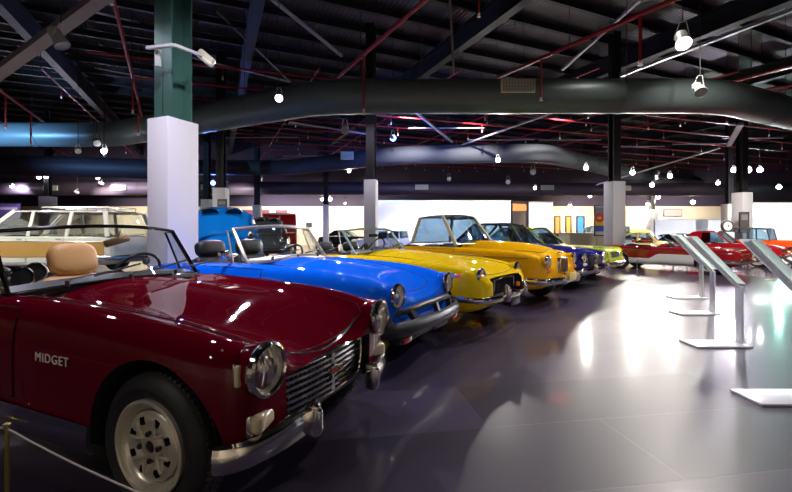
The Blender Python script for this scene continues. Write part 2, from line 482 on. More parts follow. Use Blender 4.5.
        for sg in (-1, 1):
            p = pt(0, sg); m.rbox(p + Vector((-.02, 0, -.012)), (.11, .035, .035), .012)
        m.build('pillar_foot', mat, fr)
        if vent:
            for sg in (-1, 1):
                a = pt(.04, sg) + Vector((-.015, 0, 0)); b = pt(.97, sg) + Vector((-.02, 0, 0)); c = Vector((foot[0] - vent, sg * hwf, foot[1] + .005)); d = b + Vector((-.07, 0, 0))
                v = MB().tube([a, c, d, b], .008, 6, closed=True)
                q = v.build('quarterlight_frame', mat, fr)
                MB().add([a, c, d, b], [(0, 1, 2, 3)]).build('quarterlight_glass', glass or GLASS, q)
        return fr
    def wipers(s, u, z, ys, length=.38, ang=20):
        for y in ys:
            m = MB(); p = Vector((u, y, z)); a = math.radians(ang)
            q = p + Vector((-.035, length * math.cos(a), length * math.sin(a) * .25 + .02))
            m.tube([p, p + Vector((0, .02, .02)), q], .0035, 6); d = (q - p).normalized()
            m.bar(q - d * .17, q + d * .14, .006, .012)
            m.lathe([(.012, -.02), (.012, .012), (0, .016)], 12, p, 'z')
            s.part(m, 'wiper', BLACK)
    def seat(s, u, y, zs=.34, zt=.85, w=.44, mat=None, rest=True, rz=.16, restm=None, rw=None, rt=None):
        mat = mat or LEATHER
        m = MB().rbox((u + .22, y, zs), (.48, w, .14), .05, seg=3)
        st = s.part(m, 'seat', mat)
        R = Matrix.Rotation(math.radians(-14), 3, 'Y')
        MB().rbox((u - .06, y, (zs + zt) / 2), (.12, w, zt - zs + .05), .05, R, seg=3).build('backrest', mat, st)
        if rest:
            pillow((u - .14, y, zt + rz / 2 + .01), (.15, rw or w * .72, rz), R).build('headrest', restm or mat, st)
            m = MB()
            for dy in (-.05, .05): m.tube([(u - .12, y + dy, zt - .08), (u - .13, y + dy, zt + .05)], .006, 6)
            m.build('headrest_posts', CHROME, st)
    def steering(s, u, y, z, r=.19, tilt=62, mat=None):
        M = Matrix.Rotation(math.radians(-tilt + 90), 3, 'Y') @ Matrix.Identity(3)
        M = Matrix.Rotation(math.radians(90 - tilt), 3, 'Y')
        c = Vector((u, y, z)); m = MB()
        # ring in the plane across the column
        pts = [c + M @ Vector((0, math.cos(a) * r, math.sin(a) * r)) for a in [2 * PI * k / 32 for k in range(32)]]
        m.tube(pts, .011, 8, closed=True)
        st = s.part(m, 'steering_wheel', mat or BLACK)
        m = MB()
        for a in (0, PI, -PI / 2): m.bar(c, c + M @ Vector((0, math.cos(a) * r, math.sin(a) * r)), .02, .006)
        m.lathe([(.035, -.01), (.03, .02), (0, .025)], 16, c, 'x')
        m.build('spokes', CHROME2, st)
        MB().tube([c, c + M @ Vector((.35, 0, 0))], .018, 8).build('steering_column', BLACK, st)
    def mirror(s, p, sg=-1, shape='rect', mat=None):
        """door mirror on a stalk at local point p"""
        p = Vector(p); m = MB().tube([p, p + Vector((.03, sg * .03, .04)), p + Vector((.01, sg * .05, .075))], .008, 8)
        m.lathe([(.022, 0), (.016, .012), (0, .014)], 12, p, 'z')
        o = s.part(m, 'door_mirror', mat or CHROME)
        if shape == 'rect':
            MB().rbox(p + Vector((.0, sg * .075, .11)), (.035, .13, .08), .016, seg=3).build('mirror_head', mat or CHROME, o)
            MB().rbox(p + Vector((-.019, sg * .075, .11)), (.003, .11, .062), .001).build('mirror_glass', pmat('mirror_silver', (.8, .82, .85), .02, 1), o)
        else:
            MB().lathe([(.001, .03), (.03, .024), (.048, .006), (.05, -.006), (0, -.006)], 24, p + Vector((0, sg * .055, .11)), 'x').build('mirror_head', mat or CHROME, o)
    def lampbox(s, c, size, mat, name='indicator_lamp', rz=0, r=.015, base=True):
        M = Matrix.Rotation(rz, 3, 'Z')
        o = s.part(MB().rbox(c, size, r, M, seg=3), name, mat)
        if base: MB().rbox(Vector(c) - M @ Vector((size[0] * .35, 0, 0)), (size[0] * .5, size[1] * 1.12, size[2] * 1.2), r, M).build('lamp_surround', CHROME, o)
        return o
    def cabin(s, bf, tf, tr, br, wb, wr, splits=(), crown=.06, pill=.05, roofm=None, cpanel=None, npan=1, glass=None, pm=None, bowf=.12, bowr=.08, roof_over=.02, chrome=True):
        """greenhouse: bf/tf windscreen foot/head, tr/br rear head/foot in (u,z); splits = (u_base,u_top) of B pillars"""
        roofm = roofm or s.paint; pm = pm or roofm; glass = glass or GLASST; nu, nv = 16, 16
        def edge(k): return Vector((tf[0] + (tr[0] - tf[0]) * k, 0, tf[1] + (tr[1] - tf[1]) * k))
        rows = []; L_ = tf[0] - tr[0]
        for i in range(nu + 1):
            k = i / nu; e = edge(k); end = 1 - abs(2 * k - 1) ** 4
            row = []
            for j in range(nv + 1):
                y = -1 + 2 * j / nv; bow = (bowf * (1 - y * y) if k < .01 else 0)
                du = bowf * (1 - y * y) * (1 - k) ** 3 * 1.0 - bowr * (1 - y * y) * k ** 3
                row.append(Vector((e.x + du, (wr + .012) * y, e.z + .012 + crown * (1 - abs(y) ** 2.6) * (.45 + .55 * end))))
            rows.append(row)
        m = MB().grid(rows, 0, (0, 0, -.03)); rf = s.part(m, 'roof', roofm, ang=50)
        A = lambda sg: Vector((bf[0], sg * wb, bf[1])); B = lambda sg: Vector((tf[0], sg * wr, tf[1])); C = lambda sg: Vector((tr[0], sg * wr, tr[1])); D = lambda sg: Vector((br[0], sg * wb, br[1]))
        for sg in (-1, 1):
            segs = [(A(sg), B(sg))] + [(Vector((a, sg * wb, bf[1] + (br[1] - bf[1]) * (bf[0] - a) / (bf[0] - br[0]))), Vector((b, sg * wr, tf[1] + (tr[1] - tf[1]) * (tf[0] - b) / (tf[0] - tr[0])))) for a, b in splits] + [(D(sg), C(sg))]
            for k, (a, b) in enumerate(segs):
                w = pill if k in (0, len(segs) - 1) else pill * .8
                s.part(MB().bar(a - (b - a) * .04, b + (b - a) * .03, .03, w, up=(1, 0, 0)), 'pillar', pm)
            for k in range(len(segs) - 1):
                a, b = segs[k]; c, d = segs[k + 1]
                if cpanel and k >= len(segs) - 1 - npan:
                    m = MB().grid([[a, c], [b, d]], 0, (0, -sg * .02, 0)); s.part(m, 'quarter_panel', roofm); continue
                m = MB().grid([[a, c], [b, d]]); g = s.part(m, 'side_window', glass)
                i_ = Vector((0, sg * .006, 0)); ce = (a + b + c + d) / 4
                lp = [p + (ce - p) * .05 + i_ for p in (a, c, d, b)]
                MB().tube(lp, .007, 5, closed=True).build('window_trim', CHROME2 if chrome else BLACK, g)
        def pane(f, t, bow, name):
            R = []
            for i in range(6):
                k = i / 5; R.append([Vector((f[0] + (t[0] - f[0]) * k + bow * (1 - y * y), (wb + (wr - wb) * k) * y * .985, f[1] + (t[1] - f[1]) * k + (crown * .55 * (1 - y * y) * k))) for y in [-1 + j / 6 for j in range(13)]])
            g = s.part(MB().grid(R), name, glass)
            lp = R[0] + [r[-1] for r in R[1:]] + R[-1][-2::-1] + [r[0] for r in R[-2:0:-1]]
            MB().tube(lp, .010, 6, closed=True).build('window_trim', CHROME2 if chrome else BLACK, g)
        pane(bf, tf, bowf, 'windscreen'); pane(br, tr, -bowr, 'rear_window')
        return rf

def ribbed_lens():
    m = bpy.data.materials.new('ribbed_lamp_glass'); m.use_nodes = True; nt = m.node_tree
    for n in list(nt.nodes): nt.nodes.remove(n)
    o = nt.nodes.new('ShaderNodeOutputMaterial'); t = nt.nodes.new('ShaderNodeBsdfTransparent'); g = nt.nodes.new('ShaderNodeBsdfGlossy')
    g.inputs['Roughness'].default_value = .08; t.inputs['Color'].default_value = (.95, .93, .85, 1)
    tc = nt.nodes.new('ShaderNodeTexCoord'); w = nt.nodes.new('ShaderNodeTexWave'); w.bands_direction = 'Y'; w.inputs['Scale'].default_value = 14; w.inputs['Distortion'].default_value = .6
    bp = nt.nodes.new('ShaderNodeBump'); bp.inputs['Strength'].default_value = .6; bp.inputs['Distance'].default_value = .01
    nt.links.new(tc.outputs['Object'], w.inputs['Vector']); nt.links.new(w.outputs['Fac'], bp.inputs['Height']); nt.links.new(bp.outputs['Normal'], g.inputs['Normal'])
    mx = nt.nodes.new('ShaderNodeMixShader'); mx.inputs[0].default_value = .35
    nt.links.new(t.outputs[0], mx.inputs[1]); nt.links.new(g.outputs[0], mx.inputs[2]); nt.links.new(mx.outputs[0], o.inputs[0])
    return m
LENSRIB = ribbed_lens()

def lettering(parent, text, size, loc, rot, mat, name='lettering', ext=.003, bold=.0, xs=1.0):
    cu = bpy.data.curves.new(name, 'FONT'); cu.body = text; cu.size = size; cu.extrude = ext; cu.offset = bold; cu.align_x = 'CENTER'; cu.align_y = 'CENTER'; cu.space_character = 1.15
    o = bpy.data.objects.new('tmp', cu); COL.objects.link(o); dg = bpy.context.evaluated_depsgraph_get(); dg.update()
    me = bpy.data.meshes.new_from_object(o.evaluated_get(dg)); bpy.data.objects.remove(o)
    me.materials.clear(); me.materials.append(mat)
    ob = link(me, name, parent); ob.location = loc; ob.rotation_euler = rot; ob.scale = (xs, 1, 1)
    return ob
LETTERM = pmat('pale_lettering', (.88, .82, .70), .4)
def carpos(px, Z, th, uh, vh, sc=1.0):
    t = math.radians(th); F = Vector((math.cos(t), -math.sin(t))); L = Vector((math.sin(t), math.cos(t)))
    return Vector(((px - CX) / FPX * Z, Z)) - F * uh * sc - L * vh * sc

def sideline(c, us, zs, r, mat, name, sgs=(-1, 1), out=.003, sq=1.0):
    for sg in sgs:
        n = 24; pts = []
        for i in range(n + 1):
            u = us[0] + (us[-1] - us[0]) * i / n; k = i / n * (len(zs) - 1); j = min(int(k), len(zs) - 2)
            pts.append(c.side(u, zs[j] + (zs[j + 1] - zs[j]) * (k - j), sg) + Vector((0, sg * out, 0)))
        c.part(MB().tube(pts, r, 8, squash=sq), name, mat)

def frontline(c, ys, z, r, mat, name, out=.004, rear=False):
    n = 24; d = -1 if rear else 1
    pts = [c.front(ys[0] + (ys[1] - ys[0]) * i / n, z, rear) + Vector((d * out, 0, 0)) for i in range(n + 1)]
    return c.part(MB().tube(pts, r, 8), name, mat)

# ================================================================ maroon roadster
MAROON = paint('maroon_paint', (.13, .001, .009), .34)
KEY_MIDGET = [(-2.84, .56, .36, .60, .61), (-2.72, .63, .28, .70, .70), (-2.4, .685, .22, .755, .765), (-2.0, .695, .2, .775, .785), (-1.5, .695, .2, .79, .81),
              (-1.1, .695, .2, .80, .835), (-.8, .695, .2, .797, .815), (-.4, .695, .2, .782, .765), (0, .695, .22, .752, .69), (.2, .688, .235, .722, .625), (.32, .668, .25, .70, .578), (.39, .64, .28, .675, .553), (.42, .60, .32, .64, .53)]
c = Car('sports_car', 'maroon open two-seater with MIDGET lettering on its front wing, nearest in the row', 'car', (-.985, 1.60), 22.7, .695, KEY_MIDGET, MAROON, valley=.035, crown=.80)
c.arches((.035, -2.03), .345, .29, depth=.30, rear=.32)
c.cockpit(-2.25, -1.20, .55, .30, .10)
c.cutbox(.33, .6, -.385, .385, .322, .535)
c.finish()
c.wheels((0, -2.03), .285, .182, .155, 'slots', inset=.035, zc=.28)
c.headlight(.462, .512, .602, .092, pod=.15)
c.door(-1.72, -.86, .36, .765, handle=(-1.6, .66))
c.bonnet(-1.06, .375, .585, .47, round_=.05, line=.0022)
# crease running over the wheel arch
# grille: backing, frame, bars, centre badge
g = c.part(MB().box(.335, .345, -.385, .385, .322, .535), 'grille', WELL)
fz = lambda k: .352 + .150 * k
def gx(y): return .435 - .035 * (y / .34) ** 2
m = MB(); lp = [(gx(y), y, .530) for y in [-.375 + .75 * i / 12 for i in range(13)]] + [(gx(.38) , .388, .43)] + [(gx(y) - .005, y, .330) for y in [.36 - .72 * i / 12 for i in range(13)]] + [(gx(-.38), -.388, .43)]
m.tube(lp, .009, 8, closed=True); m.build('grille_frame', CHROME, g)
m = MB()
for k in range(6):
    z = .358 + k * .0285
    m.tube([(gx(y) - .002, y, z) for y in [-.375 + .75 * i / 14 for i in range(15)]], .0066, 6)
m.build('grille_bars', CHROME, g)
m = MB()
for k in range(27):
    y = -.36 + .72 * k / 26
    m.bar((gx(y) - .012, y, .334), (gx(y) - .012, y, .526), .004, .008, up=(1, 0, 0))
m.build('grille_uprights', CHROME2, g)
m = MB().bar((.436, 0, .335), (.436, 0, .528), .026, .008, up=(1, 0, 0)); b = m.build('grille_centre_bar', CHROME, g)
# octagonal badge with raised letters
MB().lathe([(.036, .438), (.036, .448), (.030, .4495), (.030, .446), (0, .446)], 8, (0, 0, .435), 'x').build('octagon_badge', [CHROME], g, smooth=False)
lettering(g, 'MG', .034, (.4475, 0, .435), (PI / 2, 0, PI / 2), REDL, 'badge_lettering', .002, .0008)
m = c.part(MB().tube([c.top(.405 - .03 * (y / .36) ** 2, y) + Vector((-.01, 0, .003)) for y in [-.36 + .72 * i / 20 for i in range(21)]], .007, 8), 'bonnet_lip_trim', CHROME)
for sg in (-1, 1):
    c.lampbox((.425, sg * .50, .405), (.06, .155, .075), CREAML, 'indicator_lamp', sg * -.25, .022)
    p = c.side(.405, .60, sg)
    c.lampbox(p + Vector((0, sg * .003, 0)), (.024, .024, .08), CREAML, 'side_marker', 0, .008)
    path = spline([(.365, sg * .685, .318), (.40, sg * .66, .316), (.44, sg * .59, .314), (.475, sg * .45, .314), (.487, sg * .26, .316)], 6)
    b = c.sweep(path, .105, .024, 'front_bumper')
    c.overrider(.512, sg * .285, .325, .15, b)
    m = MB().bar((.36, sg * .4, .31), (.475, sg * .4, .31), .03, .03); m.build('bumper_bracket', BLACK, b)
path = spline([(-2.6, -.70, .40), (-2.8, -.67, .40), (-2.90, -.4, .41), (-2.93, 0, .41), (-2.90, .4, .41), (-2.8, .67, .40), (-2.6, .70, .40)], 5)
c.sweep(path, .09, .028, 'rear_bumper', ref=-2.2)
for sg in (-1, 1): c.lampbox((-2.83, sg * .52, .56), (.03, .09, .13), REDL, 'tail_lamp', 0, .02)
# chromed sill cover
for sg in (-1, 1):
    rows = []
    for i in range(13):
        u = -.31 - 1.40 * i / 12; k = i / 12
        rows.append([Vector((u + .012 * (j == 0), sg * (.699 + .008 * math.sin(PI * j / 5)), .205 + .012 * k + (.118 - .0 * k) * j / 5)) for j in range(6)])
    s_ = c.part(MB().grid(rows, 0, (0, -sg * .02, 0)), 'sill_cover', CHROME)
    MB().tube([r[-1] for r in rows], .005, 6).build('sill_beading', CHROME, s_)
FR_BLACK = pmat('black_chrome', (.05, .05, .05), .12, .9)
fr = c.windscreen((-1.135, .80), (-1.37, 1.125), .585, .56, bow=.11, r=.012, mat=FR_BLACK, vent=.17)
c.wipers(-1.02, .845, (-.38, -.02, .3), .34)
c.part(MB().grid([[Vector((-1.12 - .07 * k + .10 * (1 - (y / .6) ** 2), y, .838 + .012 * k - .035 * (y / .6) ** 2 + .0)) for y in [-.57 + 1.14 * j / 20 for j in range(21)]] for k in (0, 1, 2)], 0, (0, 0, -.03)), 'dash_top', LEATHER)
for y in (-.27, .27):
    st = c.seat(-1.98 if y > 0 else -2.0, y, .36, .76 if y > 0 else .70, .45, TAN, rest=y > 0, rz=.26, restm=TAN, rw=.34)
c.steering(-1.42, .29, .80, .185)
m = MB(); p = Vector((-1.18, .02, 1.13)); m.tube([p + Vector((0, 0, 0)), p + Vector((-.03, 0, -.05))], .005, 6); m.rbox(p + Vector((-.035, 0, -.065)), (.025, .17, .05), .012, Matrix.Rotation(.25, 3, 'X'))
c.part(m, 'rear_view_mirror', pmat('mirror_back', (.35, .22, .10), .4))
m = MB(); p = c.top(-1.1, .22); m.tube([p, p + Vector((-.03, -.06, .09))], .004, 6); m.lathe([(.0, -.008), (.025, -.006), (.03, .0), (.025, .006), (0, .008)], 20, p + Vector((-.03, -.06, .11)), 'x')
c.part(m, 'dash_mirror', CHROME)
for v in (-.345, -.215):
    p = Vector((-1.53 - .12 * (v > -.3), v, .845 + .015 * (v > -.3))); m = MB().lathe([(.060, -.02), (.068, .0), (.060, .012), (.054, .0), (.0, -.004)], 28, p, 'x'); o = c.part(m, 'round_speaker', CHROME)
    MB().lathe([(.053, .004), (.0, .006)], 24, p, 'x', cap=False).build('speaker_cloth', LEATHER, o); MB().tube([p - Vector((.01, 0, .06)), p - Vector((.03, 0, .30))], .014, 8).build('speaker_stalk', BLACK, o)
for k in (-1,):
    p = c.side(-.55, .572, k)
    lettering(c.root, 'MIDGET', .056, p + Vector((0, k * .009, 0)), (PI / 2, 0, 0), LETTERM, 'wing_lettering', .0015, 0, 1.08)
lettering(c.root, 'MIDGET', .056, c.side(-.55, .572, 1) + Vector((0, .004, 0)), (PI / 2, 0, PI), LETTERM, 'wing_lettering', .0015, 0, 1.08)
RED = c

# ================================================================ blue roadster with rubber bumper
BLUE = paint('royal_blue_paint', (.003, .15, .95), .36)
P = carpos(397, 3.25, 29, .45, .178)
KB = [(a, w, b_ + .01, s_ + .015, t_ + .015) for a, w, b_, s_, t_ in KEY_MIDGET]
c = Car('sports_car', 'royal blue open two-seater with a black rubber front bumper', 'car', P, 29, .695, KB, BLUE, valley=.035, crown=.80)
c.arches((.035, -2.03), .345, .30, depth=.30, rear=.33)
c.cockpit(-2.12, -1.22, .55, .30, .10)
c.finish()
c.wheels((0, -2.03), .288, .18, .155, 'slots', inset=.035, zc=.283)
c.headlight(.465, .517, .617, .088, pod=.15)
c.door(-1.72, -.86, .38, .78, handle=(-1.6, .68))
c.bonnet(-1.06, .34, .585, .36)
# moulded bumper: thick ring with two openings and a centre rib
path = spline([(.30, -.72, .42), (.38, -.71, .42), (.48, -.63, .42), (.55, -.42, .42), (.58, 0, .42), (.55, .42, .42), (.48, .63, .42), (.38, .71, .42), (.30, .72, .42)], 5)
b = c.sweep([Vector(p) + Vector((0, 0, -.05)) for p in path], .12, .05, 'rubber_bumper', RUBGREY)
top = spline([(.40, -.56, .46), (.50, -.40, .495), (.53, -.2, .512), (.54, 0, .515), (.53, .2, .512), (.50, .40, .495), (.40, .56, .46)], 5)
MB().tube(top, .026, 10).build('bumper_top_rail', RUBGREY, b)
for sg in (-1, 1):
    MB().bar((.50, sg * .40, .495), (.55, sg * .34, .38), .05, .05, up=(1, 0, 0)).build('bumper_rib', RUBGREY, b); MB().bar((.40, sg * .57, .46), (.46, sg * .63, .38), .05, .05, up=(1, 0, 0)).build('bumper_rib', RUBGREY, b)
MB().bar((.54, 0, .515), (.585, 0, .39), .04, .04, up=(1, 0, 0)).build('bumper_rib', RUBGREY, b)
MB().box(.37, .425, -.52, .52, .34, .48).build('grille_opening', WELL, b)
MB().rbox((.60, 0, .33), (.012, .30, .075), .004).build('number_plate', BLACK, b)
for sg in (-1, 1):
    c.lampbox((.30, sg * .70, .585), (.13, .03, .045), ORANGE, 'side_marker', 0, .01)
    c.lampbox((.53, sg * .50, .285), (.03, .13, .05), REDL, 'front_reflector', 0, .01, False)
c.part(MB().rbox((.40, 0, .25), (.10, .9, .09), .03), 'front_valance', RUBGREY)
fr = c.windscreen((-1.135, .81), (-1.38, 1.14), .585, .55, bow=.11, r=.020, mat=pmat('champagne_trim', (.66, .62, .52), .3, .7), vent=.20)
c.wipers(-1.02, .86, (-.38, -.02, .3), .34)
c.part(MB().grid([[Vector((-1.12 - .07 * k + .10 * (1 - (y / .6) ** 2), y, .85 + .012 * k - .035 * (y / .6) ** 2)) for y in [-.57 + 1.14 * j / 20 for j in range(21)]] for k in (0, 1, 2)], 0, (0, 0, -.03)), 'dash_top', LEATHER)
for y in (-.27, .27): c.seat(-1.95, y, .36, .82, .45, LEATHER, rest=True, rz=.19, rw=.36)
c.steering(-1.42, .29, .80, .185)
c.mirror(c.side(-1.33, .79) + Vector((0, .02, 0)), -1)
path = spline([(-2.6, -.70, .42), (-2.8, -.68, .42), (-2.92, -.4, .42), (-2.95, 0, .42), (-2.92, .4, .42), (-2.8, .68, .42), (-2.6, .70, .42)], 5)
c.sweep(path, .14, .06, 'rear_bumper', RUBGREY, ref=-2.2)
for sg in (-1, 1): c.lampbox((-2.83, sg * .52, .58), (.03, .09, .13), REDL, 'tail_lamp', 0, .02)
m = MB()
for i in range(3): m.tube([(-2.14, -.48, .78), (-2.2 - .03 * i, 0, .80 + .02 * i), (-2.14, .48, .78)], .028, 8)
c.part(m, 'folded_hood', LEATHER)

# ================================================================ yellow roadster
YEL = paint('chrome_yellow_paint', (.88, .60, .004), .36)
P = carpos(479, 4.50, 37, .60, .19, .96)
KM = [(-2.95, .60, .38, .62, .62), (-2.85, .68, .30, .72, .73), (-2.5, .745, .24, .79, .80), (-2.1, .76, .22, .81, .82), (-1.5, .76, .2, .83, .85),
      (-1.1, .76, .2, .84, .90), (-.7, .76, .2, .835, .89), (-.2, .76, .2, .81, .84), (.2, .755, .22, .78, .775), (.45, .74, .24, .745, .70), (.58, .715, .27, .71, .655), (.66, .67, .31, .66, .605), (.70, .62, .36, .60, .56)]
c = Car('sports_car', 'bright yellow open roadster with a recessed black grille and chrome bumper', 'car', P, 36, .76, KM, YEL, scale=.96, valley=.03, crown=.80)
c.arches((.02, -2.31), .36, .31, depth=.32)
c.cockpit(-2.35, -1.36, .60, .32, .10)
c.cutbox(.585, .9, -.47, .47, .40, .62)
c.finish()
c.wheels((0, -2.31), .30, .19, .16, 'wire', inset=.04)
c.headlight(.635, .575, .655, .088, pod=.16)
c.door(-1.95, -.98, .36, .80, handle=(-1.8, .72)); c.bonnet(-1.08, .60, .64, .50)
g = c.part(MB().box(.588, .60, -.47, .47, .40, .62), 'grille', WELL)
m = MB()
for k in range(20): m.bar((.603, -.44 + .88 * k / 19, .42), (.603, -.44 + .88 * k / 19, .585), .006, .006, up=(1, 0, 0))
m.build('grille_slats', BLACK, g)
MB().tube([(.67, -.32, .43), (.67, -.32, .59), (.67, .0, .605), (.67, .32, .59), (.67, .32, .43)], .009, 6).build('grille_trim', CHROME, g)

for sg in (-1, 1):
    c.lampbox((.69, sg * .50, .475), (.04, .14, .06), ORANGE, 'indicator_lamp', -sg * .2, .015)
    c.lampbox(c.side(.40, .665, sg), (.13, .02, .045), ORANGE, 'side_marker', 0, .01)
path = spline([(.35, -.785, .415), (.55, -.775, .412), (.70, -.70, .41), (.78, -.4, .41), (.80, 0, .41), (.78, .4, .41), (.70, .70, .41), (.55, .775, .412), (.35, .785, .415)], 5)
b = c.sweep(path, .075, .028, 'front_bumper')
for sg in (-1, 1):
    c.overrider(.82, sg * .28, .45, .19, b)
    MB().bar((.60, sg * .28, .41), (.79, sg * .28, .41), .03, .03).build('bumper_bracket', BLACK, b)
MB().rbox((.81, 0, .33), (.012, .32, .10), .004).build('number_plate', BLACK, b)
fr = c.windscreen((-1.24, .86), (-1.50, 1.17), .60, .57, bow=.12, r=.015, mat=pmat('green_tinged_alloy', (.52, .66, .60), .3, .9), vent=.24)
c.wipers(-1.12, .91, (-.38, -.02, .3), .34)
for y in (-.3, .3): c.seat(-2.0, y, .38, .82, .45, LEATHER, rest=True, rz=.16, rw=.32)
c.steering(-1.6, .31, .88, .19); c.mirror(c.side(-1.2, .84) + Vector((0, .02, 0)), -1, 'round', BLACK)
c.part(MB().rbox((-1.40, 0, 1.10), (.02, .20, .05), .01), 'rear_view_mirror', BLACK)
c.sweep([Vector((-2.35 - (p[0] * .85), p[1], .45)) for p in path], .08, .028, 'rear_bumper', ref=-2.3)
c.part(MB().grid([[Vector((-1.26 - .07 * k + .12 * (1 - (y / .62) ** 2), y, .90 + .008 * k - .035 * (y / .6) ** 2)) for y in [-.59 + 1.18 * j / 20 for j in range(21)]] for k in (0, 1, 2)], 0, (0, 0, -.03)), 'dash_top', LEATHER)

# ================================================================ amber saloon with upright grille
AMB = paint('amber_yellow_paint', (.85, .44, .004), .36)
P = carpos(545, 6.0, 41, .55, .17)
KS = [(-3.05, .55, .36, .62, .62), (-2.95, .64, .30, .72, .73), (-2.6, .70, .26, .80, .82), (-2.0, .72, .24, .84, .88), (-1.4, .72, .22, .85, .93),
      (-.9, .72, .22, .85, .955), (-.4, .72, .22, .84, .945), (.1, .72, .24, .82, .91), (.35, .71, .26, .79, .865), (.48, .68, .28, .75, .80), (.55, .64, .32, .70, .73), (.58, .60, .36, .64, .66)]
c = Car('saloon_car', 'amber yellow saloon with an upright chrome grille and humped bonnet', 'car', P, 41, .72, KS, AMB, valley=.07, crown=.80)
c.arches((0, -2.3), .33, .28, depth=.3)
c.cockpit(-2.35, -.98, .60, .40, .12, z1=1.4)
c.finish()
c.wheels((0, -2.3), .285, .17, .15, 'cap', inset=.05)
c.headlight(.60, .55, .675, .085, pod=.16)
c.door(-1.75, -.92, .32, .82, handle=(-1.62, .74)); c.bonnet(-.9, .42, .50, .30)
c.cabin((-.92, .90), (-1.24, 1.36), (-1.74, 1.35), (-1.86, .90), .62, .53, splits=(), crown=.05, pm=pmat('cream_pillar', (.62, .58, .36), .3), roofm=pmat('roof_dark_reflection', (.10, .09, .07), .2, coat=1), bowf=.16, bowr=.05)  # the roof's dark reflection is put into its colour
g = c.part(MB().rbox((.60, 0, .60), (.05, .38, .24), .03), 'grille', CHROME)
m = MB()
for k in range(11): m.bar((.632, -.145 + .29 * k / 10, .50), (.632, -.145 + .29 * k / 10, .70), .012, .012, up=(1, 0, 0))
m.build('grille_bars', CHROME2, g); MB().rbox((.622, 0, .60), (.01, .32, .20), .004).build('grille_mesh', pmat('bronze_mesh', (.22, .13, .03), .4, .5), g)
c.part(MB().rbox((.56, 0, .775), (.07, .05, .05), .015), 'bonnet_mascot', CHROME)
for sg in (-1, 1): c.lampbox((.605, sg * .55, .545), (.05, .07, .06), ORANGE, 'indicator_lamp', 0, .02)
path = spline([(.2, -.74, .40), (.45, -.735, .40), (.62, -.66, .40), (.70, -.35, .40), (.715, 0, .40), (.70, .35, .40), (.62, .66, .40), (.45, .735, .40), (.2, .74, .40)], 5)
b = c.sweep(path, .10, .035, 'front_bumper'); MB().rbox((.76, 0, .44), (.012, .30, .12), .004).build('number_plate', pmat('plate_yellow', (.75, .6, .2), .4), b)
for sg in (-1, 1): c.overrider(.73, sg * .28, .42, .17, b)
c.sweep([Vector((-2.42 - p[0] * .95, p[1], .42)) for p in path], .10, .035, 'rear_bumper', ref=-2.3)
sideline(c, (-2.6, .35), (.70, .74, .72), .006, CHROME, 'side_moulding')
for y in (-.3, .3): c.seat(-1.55, y, .42, .86, .42, pmat('blue_grey_seat', (.12, .2, .3), .5), rest=False)
c.steering(-1.15, .3, .88, .19)

# ================================================================ dark blue coupe with chrome face
NAVY = paint('navy_paint', (.012, .012, .16), .36)
P = carpos(580.5, 7.7, 44, .60, .17, .92)
KN = [(-3.2, .6, .36, .66, .66), (-3.0, .70, .28, .78, .79), (-2.4, .74, .24, .84, .86), (-1.6, .75, .22, .85, .89),
      (-.9, .75, .22, .86, .93), (-.3, .75, .22, .85, .90), (.2, .74, .24, .83, .86), (.45, .73, .26, .80, .81), (.58, .70, .30, .76, .75), (.64, .66, .34, .70, .69)]
c = Car('saloon_car', 'navy blue car with a wide chrome-laden face, parked between the amber and lime cars', 'car', P, 44, .75, KN, NAVY, scale=.92, valley=.03, crown=.84)
c.arches((0, -2.45), .35, .30, depth=.3); c.cockpit(-2.3, -.95, .62, .40, .12, z1=1.4)
c.finish(); c.wheels((0, -2.45), .30, .18, .16, 'cap', inset=.05, white=True)
c.headlight(.68, .58, .68, .088, pod=.14)
c.door(-1.8, -.9, .32, .82, handle=(-1.65, .74)); c.bonnet(-.85, .5, .60, .50)
c.cabin((-.85, .90), (-1.25, 1.36), (-1.95, 1.36), (-2.45, .90), .66, .56, splits=((-1.65, -1.62),), crown=.04, pm=CHROME2)
g = c.part(MB().rbox((.655, 0, .60), (.05, .86, .24), .04), 'grille', CHROME)
MB().rbox((.682, 0, .60), (.012, .78, .18), .01).build('grille_mesh', WELL, g)
m = MB()
for k in range(6): m.tube([(.69 - .02 * (y / .4) ** 2, y, .53 + k * .028) for y in (-.38, -.2, 0, .2, .38)], .006, 6)
m.build('grille_bars', CHROME, g); MB().lathe([(.07, .68), (.065, .715), (.05, .72), (0, .73)], 24, (0, 0, .60), 'x').build('grille_boss', CHROME, g)
for sg in (-1, 1): c.lampbox((.68, sg * .56, .54), (.04, .12, .06), pmat('white_lens', (.8, .8, .75), .15, coat=1), 'side_lamp', 0, .02)
path = spline([(.2, -.77, .42), (.5, -.765, .42), (.70, -.68, .42), (.78, -.35, .42), (.80, 0, .42), (.78, .35, .42), (.70, .68, .42), (.5, .765, .42), (.2, .77, .42)], 5)
b = c.sweep(path, .11, .04, 'front_bumper')
for sg in (-1, 1): c.overrider(.82, sg * .35, .46, .2, b)
c.sweep([Vector((-2.5 - p[0] * .95, p[1], .44)) for p in path], .10, .035, 'rear_bumper', ref=-2.3)
sideline(c, (-2.9, .5), (.72, .76, .74), .008, CHROME, 'side_moulding')
for y in (-.3, .3): c.seat(-1.55, y, .42, .86, .44, LEATHER, rest=False)
c.steering(-1.15, .3, .88, .19)

